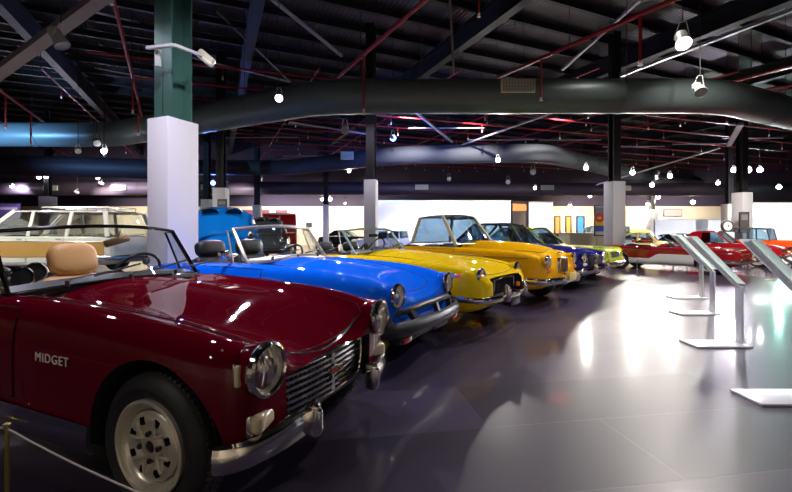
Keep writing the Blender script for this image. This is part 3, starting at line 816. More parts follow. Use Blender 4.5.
# ================================================================ lime saloon
LIME = paint('lime_paint', (.52, .68, .01), .36)
P = carpos(604, 9.3, 42, .72, .17, .86)
KL = [(-3.5, .72, .36, .70, .70), (-3.35, .80, .30, .80, .80), (-2.6, .86, .24, .85, .86), (-1.6, .86, .22, .86, .88),
      (-.9, .86, .22, .865, .89), (-.3, .86, .22, .86, .875), (.3, .85, .24, .855, .85), (.6, .84, .26, .845, .83), (.74, .83, .30, .82, .80), (.79, .81, .34, .78, .76)]
c = Car('saloon_car', 'lime green saloon with wide flat bonnet, at the far end of the row', 'car', P, 42, .86, KL, LIME, scale=.86, valley=.012, crown=.90, square=.8)
c.arches((0, -2.75), .37, .32, depth=.3); c.cockpit(-2.6, -.95, .72, .42, .12, z1=1.4)
c.finish(); c.wheels((0, -2.75), .32, .19, .17, 'cap', inset=.06, white=True)
for yy in (.68, .47): c.headlight(.80, yy, .66, .075, pod=.08)
c.door(-1.9, -.9, .34, .84, handle=(-1.75, .76)); c.bonnet(-.85, .72, .68, .66)
c.cabin((-.80, .90), (-1.35, 1.36), (-2.25, 1.36), (-2.85, .90), .76, .62, splits=((-1.85, -1.82),), crown=.045, bowf=.2, pill=.045)
g = c.part(MB().rbox((.805, 0, .66), (.04, .72, .16), .02), 'grille', WELL)
m = MB()
for k in range(5): m.tube([(.83, -.35, .60 + k * .03), (.83, .35, .60 + k * .03)], .006, 6)
m.build('grille_bars', CHROME, g)
path = spline([(.3, -.88, .44), (.6, -.88, .44), (.84, -.80, .44), (.90, -.4, .44), (.91, 0, .44), (.90, .4, .44), (.84, .80, .44), (.6, .88, .44), (.3, .88, .44)], 5)
b = c.sweep(path, .10, .05, 'front_bumper')
c.sweep([Vector((-2.75 - p[0] * .9, p[1], .46)) for p in path], .10, .04, 'rear_bumper', ref=-2.6)
sideline(c, (-3.3, .7), (.80, .80), .007, CHROME, 'side_moulding')
for sg in (-1, 1): c.lampbox((.85, sg * .66, .53), (.03, .14, .05), ORANGE, 'indicator_lamp', 0, .015)
for y in (-.35, .35): c.seat(-1.7, y, .42, .86, .5, pmat('green_seat', (.1, .2, .05), .5), rest=False)
c.steering(-1.2, .34, .9, .19)
def side_patch(c, u0, u1, zb, zt, mat, name, sgs=(-1, 1), out=.012, nu=18):
    for sg in sgs:
        rows = []
        for i in range(6):
            rows.append([c.side(u0 + (u1 - u0) * j / nu, zb(j / nu) + (zt(j / nu) - zb(j / nu)) * i / 5, sg) + Vector((0, sg * out, 0)) for j in range(nu + 1)])
        c.part(MB().grid(rows, 0, (0, -sg * (out + .004), 0)), name, mat)

def whl(px, Z): return Vector(((px - CX) / FPX * Z, Z))

# ================================================================ red and white convertible across the aisle
CRED = paint('deep_red_paint', (.30, .008, .015), .36)
CWHITE = paint('cream_white_paint', (.72, .72, .70), .36)
KC = [(-3.9, .70, .40, .66, .66), (-3.8, .78, .32, .80, .80), (-3.3, .84, .28, .86, .87), (-2.7, .85, .25, .87, .88), (-1.5, .85, .24, .86, .87),
      (-.9, .85, .24, .86, .875), (-.2, .85, .24, .85, .86), (.4, .84, .26, .83, .83), (.7, .82, .30, .80, .79), (.80, .80, .34, .76, .74)]
c = Car('convertible_car', 'red and white open convertible across the aisle, white wedge along its flank', 'car', whl(707, 10.5), 52, .85, KC, CRED, scale=.78, valley=.012, crown=.90, square=.8)
c.arches((0, -2.75), .36, .31, depth=.3); c.cockpit(-2.75, -1.0, .70, .40, .12)
c.finish(); c.wheels((0, -2.75), .31, .19, .17, 'cap', inset=.05)
for yy in (.68, .50): c.headlight(.80, yy, .66, .075, pod=.08)
side_patch(c, -2.40, -.37, lambda k: .26, lambda k: .45 if k < .35 else (.45 + .17 * min(1, (k - .35) / .12)), CWHITE, 'white_flank')
sideline(c, (-3.7, .7), (.76, .74, .70), .012, CHROME, 'side_moulding')
sideline(c, (-2.38, -.38), (.25, .25), .016, CHROME, 'sill_moulding')
c.door(-2.1, -1.0, .50, .84, handle=(-1.95, .78)); c.bonnet(-.85, .72, .68, .66)
g = c.part(MB().rbox((.80, 0, .64), (.04, .70, .10), .02), 'grille', CHROME)
MB().rbox((.823, 0, .64), (.01, .62, .05), .004).build('grille_mesh', WELL, g)
path = spline([(.35, -.87, .44), (.6, -.87, .44), (.84, -.79, .44), (.90, -.4, .44), (.91, 0, .44), (.90, .4, .44), (.84, .79, .44), (.6, .87, .44), (.35, .87, .44)], 5)
b = c.sweep(path, .11, .05, 'front_bumper')
c.sweep([Vector((-3.05 - p[0] * .98, p[1], .46)) for p in path], .11, .05, 'rear_bumper', ref=-2.6)
for sg in (-1, 1): c.lampbox((.83, sg * .60, .53), (.03, .12, .05), ORANGE, 'indicator_lamp', 0, .015)
c.windscreen((-.95, .88), (-1.45, 1.27), .72, .60, bow=.2, r=.02, mat=pmat('navy_frame', (.02, .03, .10), .2, .6), vent=.22, glass=GLASST)
for y in (-.36, .36): c.seat(-1.9, y, .42, .80, .5, pmat('red_seat', (.35, .02, .02), .5), rest=False)
c.steering(-1.45, .36, .88, .19)
m = MB()
for i in range(3): m.tube([(-2.7, -.62, .86), (-2.85 - .04 * i, 0, .90 + .02 * i), (-2.7, .62, .86)], .05, 8)
c.part(m, 'folded_hood', pmat('navy_hood', (.02, .025, .06), .7))

# red coupe behind it
BRED = paint('bright_red_paint', (.55, .01, .02), .36)
KR = [(-3.4, .70, .38, .66, .66), (-3.3, .78, .30, .80, .80), (-2.6, .82, .25, .85, .86), (-1.5, .82, .24, .85, .87), (-.9, .82, .24, .86, .90), (.1, .82, .24, .84, .86), (.5, .80, .27, .80, .80), (.66, .77, .31, .74, .72)]
def coupe(label, pos, th, sc, pm, roofm=None, kind='coupe_car', tall=1.33, chromey=True, seatm=None, cpan=True, K=None, topr=-2.1, W=.82):
    c = Car(kind, label, 'car', pos, th, W, K or KR, pm, scale=sc, valley=.02, crown=.88, square=.4)
    c.arches((0, -2.55), .35, .31, depth=.3); c.cockpit(-2.5, -.95, .68, .42, .12, z1=1.35)
    c.finish(); c.wheels((0, -2.55), .31, .19, .16, 'cap', inset=.05, white=True)
    c.headlight(.66, .60, .66, .085, pod=.12); c.door(-1.95, -.9, .34, .82, handle=(-1.8, .75)); c.bonnet(-.85, .55, .64, .60)
    c.cabin((-.82, .89), (-1.3, tall), (topr, tall), (topr - .6, .88), .74, .60, splits=((-1.85, -1.82),), crown=.045, roofm=roofm, cpanel=cpan)
    g = c.part(MB().rbox((.665, 0, .62), (.04, .8, .13), .02), 'grille', CHROME); MB().rbox((.687, 0, .62), (.01, .72, .08), .004).build('grille_mesh', WELL, g)
    path = spline([(.3, -.84, .42), (.5, -.84, .42), (.72, -.76, .42), (.78, -.35, .42), (.79, 0, .42), (.78, .35, .42), (.72, .76, .42), (.5, .84, .42), (.3, .84, .42)], 5)
    c.sweep(path, .10, .04, 'front_bumper'); c.sweep([Vector((-2.72 - p[0] * .95, p[1], .44)) for p in path], .10, .04, 'rear_bumper', ref=-2.6)
    sideline(c, (-3.1, .5), (.70, .72), .008, CHROME, 'side_moulding')
    for y in (-.34, .34): c.seat(-1.7, y, .42, .84, .5, seatm or LEATHER, rest=False)
    for sg in (-1, 1): c.lampbox((.68, sg * .62, .52), (.03, .10, .05), ORANGE, 'indicator_lamp', 0, .015)
    return c
coupe('bright red closed coupe parked just behind the red and white convertible', whl(757, 12.8), 50, .80, BRED)

# pale yellow bubble-shaped car far behind the convertible
PYEL = paint('pale_yellow_paint', (.86, .68, .26), .4)
KV = [(-3.0, .50, .36, .55, .56), (-2.85, .60, .30, .74, .80), (-2.5, .66, .26, .80, .95), (-2.0, .68, .24, .78, .92), (-1.2, .68, .24, .78, .90), (-.7, .67, .24, .78, .90), (0, .66, .24, .78, .86), (.4, .62, .28, .72, .74), (.6, .54, .34, .62, .62), (.68, .46, .40, .54, .52)]
def bubble(label, pos, th, sc, pm, kind='bubble_car'):
    c = Car(kind, label, 'car', pos, th, .68, KV, pm, scale=sc, valley=.10, crown=.86)
    c.arches((0, -2.4), .34, .31, depth=.28); c.cockpit(-2.2, -.75, .56, .45, .12, z1=1.4); c.finish()
    c.wheels((0, -2.4), .31, .2, .15, 'cap', inset=.02, white=True); c.headlight(.50, .50, .62, .085, pod=.12)
    c.cabin((-.62, .90), (-.95, 1.31), (-1.75, 1.29), (-2.5, .95), .60, .48, splits=((-1.45, -1.42),), crown=.17, pill=.11)
    c.door(-1.5, -.68, .34, .80, handle=(-1.38, .74))
    path = spline([(.3, -.68, .42), (.5, -.66, .42), (.70, -.5, .42), (.77, 0, .42), (.70, .5, .42), (.5, .66, .42), (.3, .68, .42)], 5)
    c.sweep(path, .08, .03, 'front_bumper'); c.sweep([Vector((-2.4 - p[0] * .95, p[1], .44)) for p in path], .08, .03, 'rear_bumper', ref=-2.4)
    for y in (-.26, .26): c.seat(-1.4, y, .42, .84, .4, LEATHER, rest=False)
    return c
bubble('pale yellow bubble-shaped car beyond the red and white convertible', whl(671, 16.2), 30, .78, PYEL)
coupe('small red car beside the pale yellow bubble car, partly behind the poster column', whl(640, 21.0), 30, .9, BRED, tall=1.40, kind='saloon_car')
coupe('dark convertible-like black car between pale yellow car and spare wheel', whl(707, 18.0), 50, .72, paint('black_paint', (.012, .012, .02), .15), tall=1.30, kind='coupe_car').root['label'] = 'black car seen over the windscreen of the red and white convertible'

# vintage cars at the right: tall box body, separate wings
def vintage(label, pos, th, sc, pm, roofm, pm2=None, spare=False, group=None):
    KX = [(-2.9, .52, .45, .70, .72), (-2.7, .60, .40, .95, .97), (-1.2, .62, .40, .98, 1.0), (-.75, .50, .40, .98, 1.0), (-.6, .40, .42, .95, 1.0), (.2, .33, .42, .90, .97), (.28, .30, .45, .86, .93)]
    c = Car('vintage_car', label, 'car', pos, th, .78, KX, pm, scale=sc, valley=.02, crown=.85)
    c.cuts = []; c.cockpit(-2.4, -.85, .50, .5, .1, z1=1.5); c.finish()
    c.wheels((0, -2.5), .36, .26, .12, 'wire', inset=.04, zc=.35)
    for u in (0, -2.5):
        for sg in (-1, 1):
            pts = [(u + .46 * math.cos(a), sg * .68, .33 + .46 * math.sin(a)) for a in [math.radians(k) for k in range(-5, 186, 12)]]
            m = MB(); rows = [[Vector(p) + Vector((0, dy, -.03 * abs(dy) / .12)) for dy in (-.12, -.06, 0, .06, .12)] for p in pts]
            c.part(m.grid(rows, 0, (0, 0, -.012)), 'wing', pm2 or pm)
    for sg in (-1, 1): c.part(MB().rbox((-1.25, sg * .64, .34), (1.6, .22, .03), .012), 'running_board', BLACK)
    c.headlight(.36, .42, .82, .11, pod=.16, podm=CHROME)
    g = c.part(MB().rbox((.30, 0, .72), (.06, .50, .54), .03), 'radiator_grille', CHROME)
    m = MB()
    for k in range(14): m.bar((.335, -.2 + .4 * k / 13, .5), (.335, -.2 + .4 * k / 13, .94), .01, .008, up=(1, 0, 0))
    m.build('grille_bars', BLACK, g)
    c.cabin((-.80, 1.0), (-.90, 1.50), (-2.35, 1.52), (-2.60, .98), .56, .52, splits=((-1.55, -1.55),), crown=.06, roofm=roofm, pm=roofm, bowf=.02, bowr=.04)
    m = MB().tube([(.45, -.6, .42), (.50, 0, .42), (.45, .6, .42)], .02, 8); c.part(m, 'front_bumper', CHROME)
    for y in (-.24, .24): c.seat(-1.5, y, .6, 1.0, .4, TAN, rest=False)
    if spare:
        m = MB().lathe([(.36, -.06), (.36, .06), (.30, .08), (.24, .06), (.24, -.06), (.30, -.08), (.36, -.06)], 32, (-2.98, 0, .95), 'x', cap=False); sp = c.part(m, 'spare_wheel', RUBBER)
        MB().lathe([(.24, -.07), (.2, -.04), (0, -.04)], 24, (-2.98, 0, .95), 'x').build('hubcap', CHROME, sp)
    return c
BTOP = pmat('black_roof_cloth', (.02, .02, .025), .7)
vintage('orange-red vintage car with black box top, by the right edge', whl(792, 14.2), 55, .78, paint('orange_red_paint', (.75, .07, .01), .36), BTOP)
vintage('golden orange vintage car nearer than the black-topped one, cut by the frame edge', whl(925, 10.8), 70, .74, paint('golden_paint', (.75, .33, .03), .36), BTOP)
# free-standing spare wheel on a white stand in front of the dark board
t = tag(empty('display_wheel', (at(727, 0, 15.4).x, 15.4, 0)), 'black spare tyre with white disc centre on a stand before the pale column', 'wheel')
m = MB().lathe([(.15, -.04), (.18, -.06), (.215, -.04), (.225, 0), (.215, .04), (.18, .06), (.15, .04)], 40, (0, 0, 1.28), 'y', cap=False); m.build('tyre', RUBBER, t)
MB().lathe([(.17, .02), (.17, -.045), (.14, -.05), (.07, -.045), (.06, -.06), (0, -.065)], 32, (0, 0, 1.28), 'y').build('wheel_disc', pmat('white_disc', (.8, .8, .8), .3), t)
MB().lathe([(.035, -.065), (.03, -.08), (0, -.08)], 16, (0, 0, 1.28), 'y').build('hubcap', BLACK, t)
m = MB(); m.rbox((0, .05, .53), (.4, .3, 1.06), .02); m.build('plinth', pmat('plinth_white', (.75, .74, .72), .5), t)

# ================================================================ wood sided estate behind the maroon car
WHITEP = paint('estate_white_paint', (.74, .74, .66), .3)
def woodmat():
    m = pmat('wood_side_panel', (.52, .30, .09), .35, coat=.2); nt = m.node_tree; b = nt.nodes['Principled BSDF']
    tc = nt.nodes['Texture Coordinate']; mp = nt.nodes.new('ShaderNodeMapping'); mp.inputs['Scale'].default_value = (.6, 6, 9)
    w = nt.nodes.new('ShaderNodeTexWave'); w.bands_direction = 'Z'; w.inputs['Scale'].default_value = 1.4; w.inputs['Distortion'].default_value = 3
    r = nt.nodes.new('ShaderNodeValToRGB'); r.color_ramp.elements[0].color = (.42, .22, .06, 1); r.color_ramp.elements[1].color = (.62, .38, .12, 1)
    nt.links.new(tc.outputs['Object'], mp.inputs[0]); nt.links.new(mp.outputs[0], w.inputs[0]); nt.links.new(w.outputs['Fac'], r.inputs[0]); nt.links.new(r.outputs[0], b.inputs['Base Color']); return m
WOOD = woodmat()
KW = [(-4.15, .85, .40, .80, .82), (-4.05, .93, .32, .98, 1.0), (-3.4, .97, .28, 1.02, 1.04), (-1.5, .98, .26, 1.02, 1.04), (-.9, .98, .26, 1.02, 1.06), (-.2, .98, .26, 1.0, 1.03), (.5, .97, .28, .97, .98), (.85, .95, .32, .92, .9), (.95, .92, .38, .86, .84)]
# faces right to left: bonnet at the left
c = Car('estate_car', 'large white estate car with wood-panelled side and roof rack, behind the maroon car', 'car', (0, 0), 0, .98, KW, WHITEP, scale=.96, valley=.012, crown=.92, square=.8)
c.root.location = (-10.75, 11.0, 0); c.root.rotation_euler = (0, 0, math.radians(178))
c.arches((0, -3.0), .38, .34, depth=.32); c.cockpit(-3.9, -.95, .84, .5, .12, z1=1.9); c.finish()
c.wheels((0, -3.0), .35, .2, .19, 'cap', inset=.06, white=True)
for yy in (.78, .58): c.headlight(.95, yy, .72, .08, pod=.08)
side_patch(c, -3.95, -3.38, lambda k: .50, lambda k: .88, WOOD, 'wood_panel'); side_patch(c, -2.62, -.38, lambda k: .50, lambda k: .88, WOOD, 'wood_panel'); side_patch(c, .40, .85, lambda k: .50, lambda k: .86, WOOD, 'wood_panel')
side_patch(c, -3.38, -2.62, lambda k: .74, lambda k: .88, WOOD, 'wood_panel'); side_patch(c, -.38, .40, lambda k: .74, lambda k: .88, WOOD, 'wood_panel')
for z in (.50, .89): sideline(c, (-3.9, -3.4), (z, z), .012, CHROME2, 'panel_moulding')
sideline(c, (-3.9, .85), (.89, .89, .87), .012, CHROME2, 'panel_moulding')
c.cabin((-.75, 1.06), (-1.45, 1.66), (-3.85, 1.64), (-4.0, 1.04), .90, .76, splits=((-1.95, -1.98), (-2.95, -2.98)), crown=.05, bowf=.2, pill=.11, glass=GLASS)
m = MB()
for y in (-.55, .55):
    m.tube([(-2.0, y, 1.78), (-3.75, y, 1.78)], .016, 8)
    for u in (-2.0, -2.6, -3.2, -3.75): m.tube([(u, y, 1.66), (u, y, 1.78)], .012, 6)
for u in (-2.1, -2.6, -3.1, -3.65): m.tube([(u, -.55, 1.775), (u, .55, 1.775)], .012, 6)
c.part(m, 'roof_rack', CHROME2)
for u in (-1.95, -2.9):
    pass
c.door(-1.95, -.95, .36, .98, handle=(-1.8, .95)); c.door(-2.93, -1.99, .36, .98, handle=(-2.8, .95), name='door')
for y in (-.38, .38): c.seat(-1.9, y, .55, 1.05, .5, pmat('olive_seat', (.35, .33, .15), .6), rest=False); c.seat(-2.85, y, .55, 1.05, .55, pmat('olive_seat', (.35, .33, .15), .6), rest=False)
path = spline([(.4, -.98, .48), (.7, -.98, .48), (.98, -.9, .48), (1.04, 0, .48), (.98, .9, .48), (.7, .98, .48), (.4, .98, .48)], 5)
c.sweep(path, .13, .05, 'front_bumper'); c.sweep([Vector((-3.1 - p[0] * 1.05, p[1], .48)) for p in path], .13, .05, 'rear_bumper', ref=-2.6)
g = c.part(MB().rbox((.94, 0, .70), (.04, .9, .2), .02), 'grille', CHROME)

# ================================================================ large rounded cars behind the blue roadster
KF = [(-3.9, .55, .36, .55, .58), (-3.75, .68, .32, .72, .86), (-3.3, .80, .28, .86, 1.12), (-2.9, .86, .26, .90, 1.22), (-2.3, .88, .26, .92, 1.1), (-1.5, .88, .26, .94, 1.02), (-.9, .88, .26, .95, 1.08), (-.2, .87, .26, .93, 1.04), (.4, .84, .30, .86, .90), (.7, .74, .36, .74, .76), (.8, .62, .42, .64, .64)]
def fastback(label, loc, rz, sc, pm, pm2=None):
    c = Car('fastback_car', label, 'car', (0, 0), 0, .88, KF, pm, scale=sc, valley=.06, crown=.88)
    c.root.location = (*loc, 0); c.root.rotation_euler = (0, 0, math.radians(rz))
    c.arches((0, -2.9), .37, .34, depth=.3); c.cockpit(-2.5, -.95, .72, .5, .12, z1=1.5); c.finish()
    c.wheels((0, -2.9), .35, .21, .17, 'cap', inset=.04, white=True); c.headlight(.62, .62, .72, .095, pod=.16)
    # long curved roof running down to the tail
    prof = spline([(-1.15, 0, 1.50), (-1.5, 0, 1.60), (-2.1, 0, 1.64), (-2.7, 0, 1.56), (-3.2, 0, 1.34), (-3.6, 0, 1.02)], 5); rows = []
    hwp = [.58, .60, .61, .60, .56, .46]
    for i, p in enumerate(prof):
        k = i / (len(prof) - 1); hw = pchip([0, .2, .4, .6, .8, 1], hwp, k)
        zb = 1.46 if k < .55 else 1.46 - (k - .55) / .45 * .56
        rows.append([Vector((p.x, hw * y * (1.0 + .0), zb + (p.z - zb) * (1 - abs(y) ** 3.2))) for y in [-1 + j / 9 for j in range(19)]])
    rf = c.part(MB().grid(rows, 0, (0, 0, -.03)), 'roof', pm2 or pm, ang=60)
    for sg in (-1, 1):
        # oval rear quarter windows
        for u, w in ((-2.75, .16),):
            pts = [Vector((u + w * math.cos(a), sg * (.68 + .0), 1.25 + .10 * math.sin(a))) for a in [2 * PI * k / 24 for k in range(24)]]
        Q = MB(); ns = 10
        A = [(-2.45, .80, 1.0), (-2.5, .61, 1.46)]; B = [(-3.35, .66, .98), (-3.05, .58, 1.30)]
        Q.grid([[Vector((A[0][0] + (B[0][0] - A[0][0]) * i / ns, sg * (A[0][1] + (B[0][1] - A[0][1]) * i / ns), A[0][2])), Vector((A[1][0] + (B[1][0] - A[1][0]) * i / ns, sg * (A[1][1] + (B[1][1] - A[1][1]) * i / ns + .04), (A[1][2] + (B[1][2] - A[1][2]) * i / ns)))] for i in range(ns + 1)], 0, (0, -sg * .03, 0))
        c.part(Q, 'quarter_panel', pm2 or pm)
        for a, b in (((-.82, .74, 1.02), (-1.15, .58, 1.48)), ((-1.65, .78, 1.0), (-1.68, .61, 1.50))): c.part(MB().bar((a[0], sg * a[1], a[2]), (b[0], sg * b[1], b[2]), .04, .06), 'pillar', pm)
        for u0, u1 in ((-.85, -1.63), (-1.68, -2.45)):
            t0 = u0 - (.32 if u0 > -1 else .03)
            c.part(MB().add([(u0, sg * .755, 1.0), (u1, sg * .78, 1.0), (u1, sg * .61, 1.48), (t0, sg * .59, 1.48)], [(0, 1, 2, 3)]), 'side_window', GLASST)
    for sgn in (-1, 1):
        w = MB().grid([[Vector((-3.18 - .24 * math.sin(b) , sgn * .24 + .17 * r * math.cos(b), 0)) for b in [2 * PI * k / 20 for k in range(21)]] for r in (0, 1)])
    # split oval rear windows lying on the roof curve
    for sgn in (-1, 1):
        m = MB(); cen = Vector((-2.98, sgn * .24, 1.465)); tl = math.atan2(.33, .46); pts = []
        for k in range(28):
            a = 2 * PI * k / 28; du = .15 * math.cos(a); dy = .17 * math.sin(a); pts.append(cen + Vector((-du * math.cos(tl), dy, du * math.sin(tl) + .012)))
        m.add([cen + Vector((0, 0, .012))] + pts, [(0, k + 1, (k + 1) % 28 + 1) for k in range(28)]); g = c.part(m, 'rear_window', pmat('dark_glass', (.02, .02, .03), .05, coat=1)); MB().tube(pts, .014, 6, closed=True).build('window_trim', CHROME, g)
    R = [[Vector((-.80 - .33 * i / 4 + .14 * (1 - y * y), (.72 - .14 * i / 4) * y, 1.04 + .45 * i / 4)) for y in [-1 + j / 6 for j in range(13)]] for i in range(5)]
    c.part(MB().grid(R), 'windscreen', GLASST)
    path = spline([(.3, -.88, .44), (.5, -.86, .44), (.82, -.7, .44), (.90, 0, .44), (.82, .7, .44), (.5, .86, .44), (.3, .88, .44)], 5)
    c.sweep(path, .12, .05, 'front_bumper'); c.sweep([Vector((-3.12 - p[0] * 1.0, p[1], .46)) for p in path], .12, .05, 'rear_bumper', ref=-3)
    for y in (-.34, .34): c.seat(-1.7, y, .5, .98, .5, LEATHER, rest=False)
    for sg in (-1, 1): c.lampbox((-3.75, sg * .50, .74), (.05, .09, .09), REDL, 'tail_lamp', 0, .03)
    return c
SKY = paint('sky_blue_paint', (.004, .22, .66), .36)
fastback('tall sky blue fastback with oval rear windows, behind the blue roadster beside the white column', (-5.10, 12.3), 112, 1.04, SKY)
fastback('dark silver fastback just beyond the sky blue one', (-5.75, 18.0), 110, 1.0, paint('gunmetal_paint', (.22, .25, .25), .2, .6))

# red van
VRED = paint('van_red_paint', (.50, .01, .012), .3)
def van(label, loc, rz, sc, pm, kind='van', pm2=None, ht=1.75, glass=None, L_=3.9):
    K = [(-L_ + .8, .72, .40, .9, .92), (-L_ + .9, .80, .34, 1.0, 1.0), (-2.0, .84, .30, 1.02, 1.02), (-.9, .84, .30, 1.02, 1.04), (-.3, .83, .30, 1.0, 1.0), (.45, .80, .34, .95, .95), (.6, .76, .40, .88, .88)]
    c = Car(kind, label, 'van' if kind == 'van' else 'car', (0, 0), 0, .84, K, pm, scale=sc, valley=.01, crown=.92, square=.9)
    c.root.location = (*loc, 0); c.root.rotation_euler = (0, 0, math.radians(rz))
    c.arches((0, -2.3), .37, .34, depth=.3); c.cockpit(-L_ + 1.1, -.8, .7, .5, .1, z1=1.5); c.finish()
    c.wheels((0, -2.3), .34, .21, .17, 'cap', inset=.05); c.headlight(.60, .55, .74, .09, pod=.1)
    c.cabin((-.62, 1.03), (-.9, ht), (-L_ + 1.0, ht), (-L_ + .9, 1.02), .80, .74, splits=((-1.5, -1.5), (-2.3, -2.3)), crown=.06, pill=.09, pm=pm, roofm=pm2 or pm, bowf=.05, bowr=.03, glass=glass, cpanel=kind == 'van', npan=2)
    if kind == 'van':
        for sg in (-1, 1): c.part(MB().rbox((-L_ + .90, sg * .385, (ht + 1.0) / 2), (.05, .75, ht - 1.04), .015, Matrix.Rotation(math.atan2(.1, ht - 1.03), 3, 'Y')), 'rear_door', pm)
    g = c.part(MB().rbox((.60, 0, .72), (.04, .7, .26), .02), 'grille', CHROME2); m = MB()
    for k in range(6): m.tube([(.625, -.32, .63 + .036 * k), (.625, .32, .63 + .036 * k)], .008, 6)
    m.build('grille_bars', BLACK, g)
    path = spline([(.3, -.85, .44), (.6, -.82, .44), (.70, -.6, .44), (.72, 0, .44), (.70, .6, .44), (.6, .82, .44), (.3, .85, .44)], 4)
    c.sweep(path, .11, .04, 'front_bumper'); c.door(-1.48, -.68, .38, .98, handle=(-1.4, .92))
    for y in (-.34, .34): c.seat(-1.3, y, .6, 1.08, .45, LEATHER, rest=False)
    return c
van('red van with a high rounded roof, seen beyond the blue roadster\'s windscreen', (-6.4, 23.0), 105, 1.0, VRED, ht=1.92)
van('pale blue box-shaped off-road car behind the low counter, left of the colourful poster', (8.6, 19.5), 190, .75, paint('pale_blue_paint', (.35, .52, .62), .35), kind='offroad_car', ht=1.72, glass=GLASST)
van('pale grey-blue off-road car beyond the yellow roadster, beside the white column', (-1.6, 20.0), 200, .72, paint('grey_blue_paint', (.25, .28, .42), .35), kind='offroad_car', ht=1.5)
coupe('low dark car far behind the blue roadster, before the cream wall', (-2.2, 26.0), 12, .85, MATS['black_paint'], tall=1.3)
coupe('dark red car at the left edge, beyond the white estate', (-17.0, 18.5), 8, .95, BRED, roofm=MATS['black_paint'], tall=1.42, kind='saloon_car')
coupe('charcoal car at the left edge, partly behind the maroon windscreen pillar', (-13.6, 14.4), 10, .95, paint('charcoal_paint', (.03, .03, .035), .36), tall=1.40, kind='saloon_car')
# ================================================================ hall shell
X0, X1, Y0, Y1, ZR = -30.0, 36.0, -7.0, 31.0, 7.6
def floor_mat():
    m = bpy.data.materials.new('polished_floor_tiles'); m.use_nodes = True; nt = m.node_tree; b = nt.nodes['Principled BSDF']
    tc = nt.nodes.new('ShaderNodeTexCoord'); mp = nt.nodes.new('ShaderNodeMapping'); mp.inputs['Rotation'].default_value = (0, 0, math.radians(-9)); mp.inputs['Location'].default_value = (.3, .2, 0)
    br = nt.nodes.new('ShaderNodeTexBrick'); br.offset = .37; br.inputs['Scale'].default_value = 1; br.inputs['Brick Width'].default_value = 1.9; br.inputs['Row Height'].default_value = .62
    br.inputs['Mortar Size'].default_value = .004; br.inputs['Mortar Smooth'].default_value = .3; br.inputs['Bias'].default_value = 0
    br.inputs['Color1'].default_value = (.036, .028, .050, 1); br.inputs['Color2'].default_value = (.074, .058, .098, 1); br.inputs['Mortar'].default_value = (.075, .065, .09, 1)
    n = nt.nodes.new('ShaderNodeTexNoise'); n.inputs['Scale'].default_value = 1.3; n.inputs['Detail'].default_value = 6
    r = nt.nodes.new('ShaderNodeMapRange'); r.inputs['To Min'].default_value = .05; r.inputs['To Max'].default_value = .11
    bp = nt.nodes.new('ShaderNodeBump'); bp.inputs['Strength'].default_value = .25; bp.inputs['Distance'].default_value = .004; bp.invert = True
    n3 = nt.nodes.new('ShaderNodeTexNoise'); n3.inputs['Scale'].default_value = 5; n3.inputs['Detail'].default_value = 3
    bp2 = nt.nodes.new('ShaderNodeBump'); bp2.inputs['Strength'].default_value = .06; bp2.inputs['Distance'].default_value = .01
    L = nt.links.new
    L(tc.outputs['Object'], mp.inputs[0]); L(mp.outputs[0], br.inputs[0]); L(mp.outputs[0], n.inputs[0]); L(mp.outputs[0], n3.inputs[0]); L(br.outputs['Color'], b.inputs['Base Color'])
    L(n.outputs['Fac'], r.inputs['Value']); L(r.outputs[0], b.inputs['Coat Roughness']); L(br.outputs['Fac'], bp.inputs['Height']); L(n3.outputs['Fac'], bp2.inputs['Height']); L(bp.outputs[0], bp2.inputs['Normal']); L(bp2.outputs[0], b.inputs['Normal'])
    b.inputs['Specular IOR Level'].default_value = .25; b.inputs['Roughness'].default_value = .38; b.inputs['Coat Weight'].default_value = .75; b.inputs['Coat IOR'].default_value = 1.5; L(bp2.outputs[0], b.inputs['Coat Normal'])
    return m
FLOORM = floor_mat()
struct(MB().box(X0, X1, Y0, Y1, -.1, 0).build('floor', FLOORM, smooth=False))
CREAM = pmat('cream_wall', (.62, .52, .36), .8, var=.08, vscale=.7)
WWALL = pmat('white_wall', (.74, .74, .76), .7, var=.04, vscale=.9)
DARKW = pmat('dark_upper_wall', (.045, .032, .055), .8)
def wall(name, x0, x1, y0, y1, m, h=3.1):
    g = MB().box(x0, x1, y0, y1, 0, h, 0); g.box(x0, x1, y0, y1, h, ZR + .4, 1)
    return struct(g.build(name, [m, DARKW], smooth=False))
wall('wall_back', X0, X1, Y1, Y1 + .2, CREAM, 2.9)
wall('wall_left', X0 - .2, X0, Y0, Y1, CREAM, 3.1); wall('wall_right', X1, X1 + .2, Y0, Y1, WWALL, 3.1); wall('wall_front', X0, X1, Y0 - .2, Y0, CREAM, 3.1)
def roofmat():
    m = pmat('corrugated_roof', (.026, .021, .027), .6); nt = m.node_tree; b = nt.nodes['Principled BSDF']; tc = nt.nodes['Texture Coordinate'] if 'Texture Coordinate' in nt.nodes else nt.nodes.new('ShaderNodeTexCoord')
    mp = nt.nodes.new('ShaderNodeMapping'); mp.inputs['Rotation'].default_value = (0, 0, math.radians(-23.5)); w = nt.nodes.new('ShaderNodeTexWave'); w.inputs['Scale'].default_value = 2.2
    bp = nt.nodes.new('ShaderNodeBump'); bp.inputs['Strength'].default_value = .4; bp.inputs['Distance'].default_value = .03
    nt.links.new(tc.outputs['Object'], mp.inputs[0]); nt.links.new(mp.outputs[0], w.inputs[0]); nt.links.new(w.outputs['Fac'], bp.inputs['Height']); nt.links.new(bp.outputs[0], b.inputs['Normal']); return m
ceil = struct(MB().box(X0, X1, Y0, Y1, ZR, ZR + .1).build('ceiling', roofmat(), smooth=False))
STEEL = pmat('dark_steel', (.007, .006, .008), .7, 0); STEEL2 = pmat('purlin_steel', (.009, .008, .010), .7, 0)
